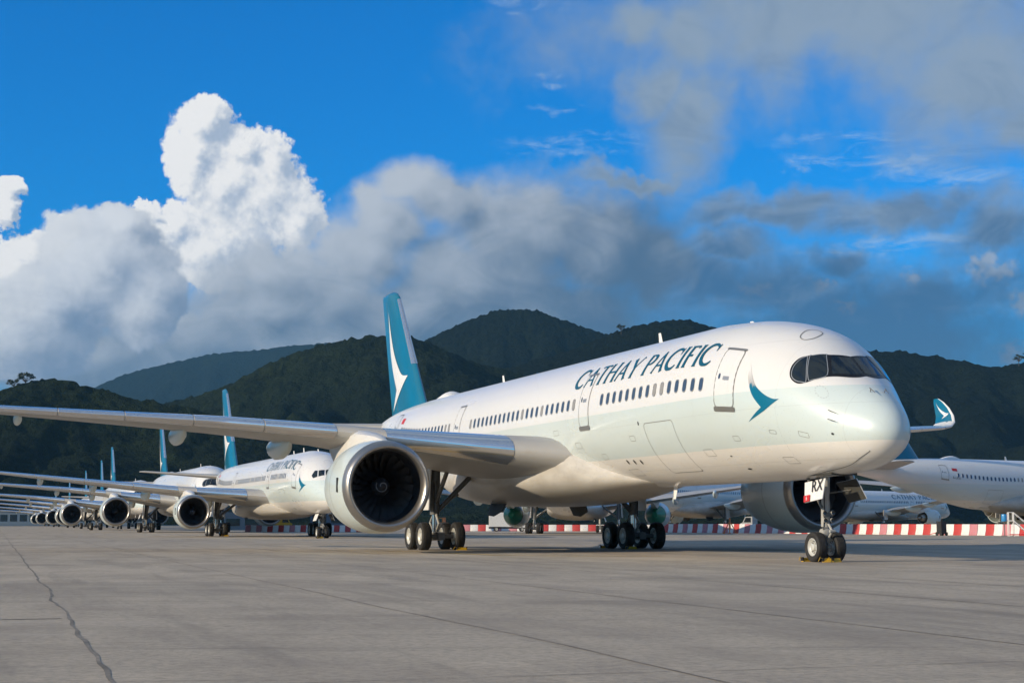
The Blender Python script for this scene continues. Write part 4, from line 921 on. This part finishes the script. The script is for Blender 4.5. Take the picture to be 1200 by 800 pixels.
MV = {k: material('vehicle_'+k, c, .4, coat=.3) for k, c in (('white', (.72, .72, .70)), ('yellow', (.62, .38, .03)), ('grey', (.32, .33, .34)), ('orange', (.70, .20, .03)), ('blue', (.03, .25, .55)), ('green', (.0, .24, .12)))}
VW = wheel_meshes(.36, .24, 'vehicle')
def truck(loc, rz, label, col, lx=5.2, h=2.4, box=True):
    e = empty('service_vehicle', loc, rz, label, 'vehicle', 'ground vehicles on the stands')
    for x in (-lx*.32, lx*.32):
        for y in (-.85, .85):
            w = obj('wheel', VW[0], e, (x, y, .36)); obj('rim', VW[1], w)
    MB().box((0, 0, .58), (lx, 1.5, .28)).build('chassis', MBLACK, e, False)
    c = MB(); xs = lx*.5; rows = [[Vector((xs-1.7, y, z)), Vector((xs-.05, y, z)), Vector((xs-.05, y, .75))] for y, z in ()]
    prof = [(xs-1.75, .6), (xs, .6), (xs, 1.25), (xs-.35, 1.4), (xs-.75, 2.15), (xs-1.75, 2.2)]
    c.grid([[Vector((a, y, z)) for a, z in prof] for y in (-.95, .95)], True, 0, True, True); cab = c.build('cab', col, e, False, clean=True)
    MB().add([Vector((xs-.33, y, 1.44)) for y in (-.82, .82)]+[Vector((xs-.71, y, 2.1)) for y in (.82, -.82)], [(0, 1, 2, 3)]).build('windscreen', MGLASS, cab, False)
    for sg in (1, -1): MB().add([Vector((xs-1.55, sg*.965, 1.42)), Vector((xs-.5, sg*.965, 1.42)), Vector((xs-.82, sg*.965, 2.05)), Vector((xs-1.55, sg*.965, 2.05))], [(0, 1, 2, 3)]).build('side_window', MGLASS, cab, False)
    if box: MB().box((-.85, 0, .75+(h-.75)/2), (lx-1.8, 2.0, h-.75)).build('cargo_box', col, e, False)
    else: MB().box((-.85, 0, .9), (lx-1.8, 1.9, .3)).build('flat_bed', col, e, False)
    for y in (-.7, .7): MB().box((xs+.01, y, .95), (.04, .24, .16)).build('headlight', MHUB, e, False)
    return e
truck((-36.5, 249, 0), R(10), 'yellow service vehicle behind the second jet and its barriers', MV['yellow'], 4.6, 1.9)
truck((-.5, 256, 0), R(4), 'white box truck seen between the main wheels of the nearest jet', MV['white'], 6.4, 3.0)
truck((33.5, 215, 0), R(150), 'grey flat truck beyond the engine by the barrier line', MV['grey'], 5.4, 1.6, False)
truck((-10.5, 257, 0), R(170), 'orange flat tug seen left of the white box truck', MV['orange'], 4.2, 1.5, False)
# intake covers on the far jet
e3 = Matrix.Translation((13.5, 232, 0)) @ Matrix.Rotation(heading(80), 4, 'Z')
for sg, nm in ((1, 'nearer'), (-1, 'farther')):
    s, y, z, k = S330['engine']; e = empty('exhaust_cover', e3 @ Vector((s+5.6*k, sg*y, z)), heading(80+180), 'green fabric cover over the %s engine exhaust of the jet seen under the belly' % nm, 'engine cover', 'green engine covers')
    MB().lathe([(-2.0, .02), (-1.9, .35), (-1.2, .72), (-.4, 1.08), (.0, 1.25), (.12, 1.27)], n=28).build('cover_cloth', MV['green'], e)
    MB().lathe([(.06, 1.275), (.10, 1.30), (.16, 1.30)], n=28).build('strap', MBLACK, e)
# white access steps with a blue drum at the right edge
def steps(loc, rz, label):
    e = empty('access_steps', loc, rz, label, 'steps')
    for y in (-.45, .45):
        MB().tube([(-1.1, y, .1), (.5, y, 1.55)], .05, 8).tube([(.5, y, 1.55), (1.0, y, 1.55)], .05, 8).build('side_rail', MWHITE, e)
        MB().tube([(-1.1, y, 1.0), (.5, y, 2.4), (1.0, y, 2.4)], .03, 8).build('handrail', MWHITE, e)
        for x in (.5, 1.0): MB().tube([(x, y, 0), (x, y, 2.4)], .045, 8).build('post', MWHITE, e)
    for i in range(6): MB().box((-1.0+i*.27, 0, .2+i*.245), (.24, .9, .04)).build('tread', MGEAR, e, False)
    MB().box((.75, 0, 1.57), (.6, .9, .05)).build('platform', MGEAR, e, False)
    MB().box((-.2, 0, .16), (2.4, 1.0, .10)).build('base_frame', MRED, e, False)
steps((51.6, 163.2, 0), R(170), 'white access steps with red base at the right end of the barriers')
d = empty('drum', (50.6, 164.6, 0), 0, 'bright blue drum raised on a post beside the access steps', 'drum')
MB().lathe([(0, .01), (0, .26), (.1, .29), (.28, .30), (.46, .30), (.64, .29), (.74, .26), (.74, .01)], (0, 0, 1.5), (0, 0, 1), 20).build('barrel', MV['blue'], d)
MB().tube([(0, 0, 0), (0, 0, 1.5)], .05).box((0, 0, .03), (.6, .6, .06)).build('stand', MGEAR, d)
# dark ground unit standing in front of the barriers
u = empty('ground_unit', (45.7, 170.5, 0), R(-63), 'dark upright ground power unit in front of the red and white barriers', 'ground unit')
MB().box((0, 0, .85), (.75, .7, 1.3)).build('housing', MDARK, u, False); MB().tube([(0, 0, 1.5), (.05, 0, 1.72)], .09).build('exhaust', MBLACK, u)
for x in (-.3, .3):
    for y in (-.38, .38): MB().lathe([(-.05, .01), (-.05, .2), (.05, .2), (.05, .01)], (x, y, .2), (0, 1, 0), 16).build('wheel', MTYRE, u)
MB().tube([(-.5, 0, .35), (-1.5, 0, .18), (-1.9, 0, .12)], .04).build('tow_bar', MRED, u)
# orange jacking stand
s_ = empty('jack_stand', (28.0, 206, 0), R(20), 'orange tripod jack stand in front of the barriers beyond the engine', 'jack')
MB().tube([(0, 0, .5), (0, 0, 2.0)], [.14, .09], 12).build('ram', MV['orange'], s_)
for k in range(3):
    a = k*2.094; MB().tube([(math.cos(a)*.12, math.sin(a)*.12, 1.4), (math.cos(a)*.9, math.sin(a)*.9, .08)], .06).build('leg', MV['orange'], s_)
    MB().box((math.cos(a)*.9, math.sin(a)*.9, .04), (.3, .3, .08)).build('foot', MV['orange'], s_, False)
# ---------------------------------------------------------------- far buildings
MBLU = material('cladding_blue', build=lambda t, b: grime(t, b, (.11, .15, .20), .3, .2)); MCONC = material('cladding_grey', build=lambda t, b: grime(t, b, (.25, .27, .29), .3, .2))
def building(loc, lx, ly, h, n, rows_, label, mat, rz=0.0):
    e = empty('terminal_building', loc, rz, label, 'building', 'far airport buildings')
    MB().box((0, 0, h/2), (lx, ly, h)).build('wall', mat, e, False); MB().box((0, 0, h+.25), (lx+1, ly+1, .5)).build('roof', MCONC, e, False)
    pm = MB().box((0, 0, 0), (lx/n*.72, .16, h/rows_*.5)).mesh('far_pane', MGLASS, False)
    for j in range(rows_):
        for i in range(n): obj('window', pm, e, (-lx/2+lx*(i+.5)/n, -ly/2-.03, h*(j+.55)/rows_))
building((-265, 905, 0), 120, 20, 7.5, 22, 1, 'long low blue terminal building behind the far left wing tips', MBLU)
building((-51, 318, 0), 11, 8, 5.4, 3, 2, 'grey two storey cabin behind the second jet', MCONC)
building((-33.5, 330, 0), 15, 9, 4.6, 4, 1, 'dark blue low building behind the nose of the second jet', MBLU)

# ================================================================ air: a thin even haze round the whole place
mh = bpy.data.materials.new('haze_air'); mh.use_nodes = True; t = NT(mh.node_tree); t.n.clear()
pv = t.new('ShaderNodeVolumePrincipled'); pv.inputs['Color'].default_value = (.24, .62, 1, 1); pv.inputs['Density'].default_value = 3.6e-5; pv.inputs['Anisotropy'].default_value = 0.0
t.l.new(pv.outputs[0], t.new('ShaderNodeOutputMaterial').inputs['Volume'])
tag(MB().box((0, 3300, 479), (30000, 13200, 1000)).build('haze', mh, None, False), 'thin blue air lying between the apron and the hills', 'haze', None, 'stuff')
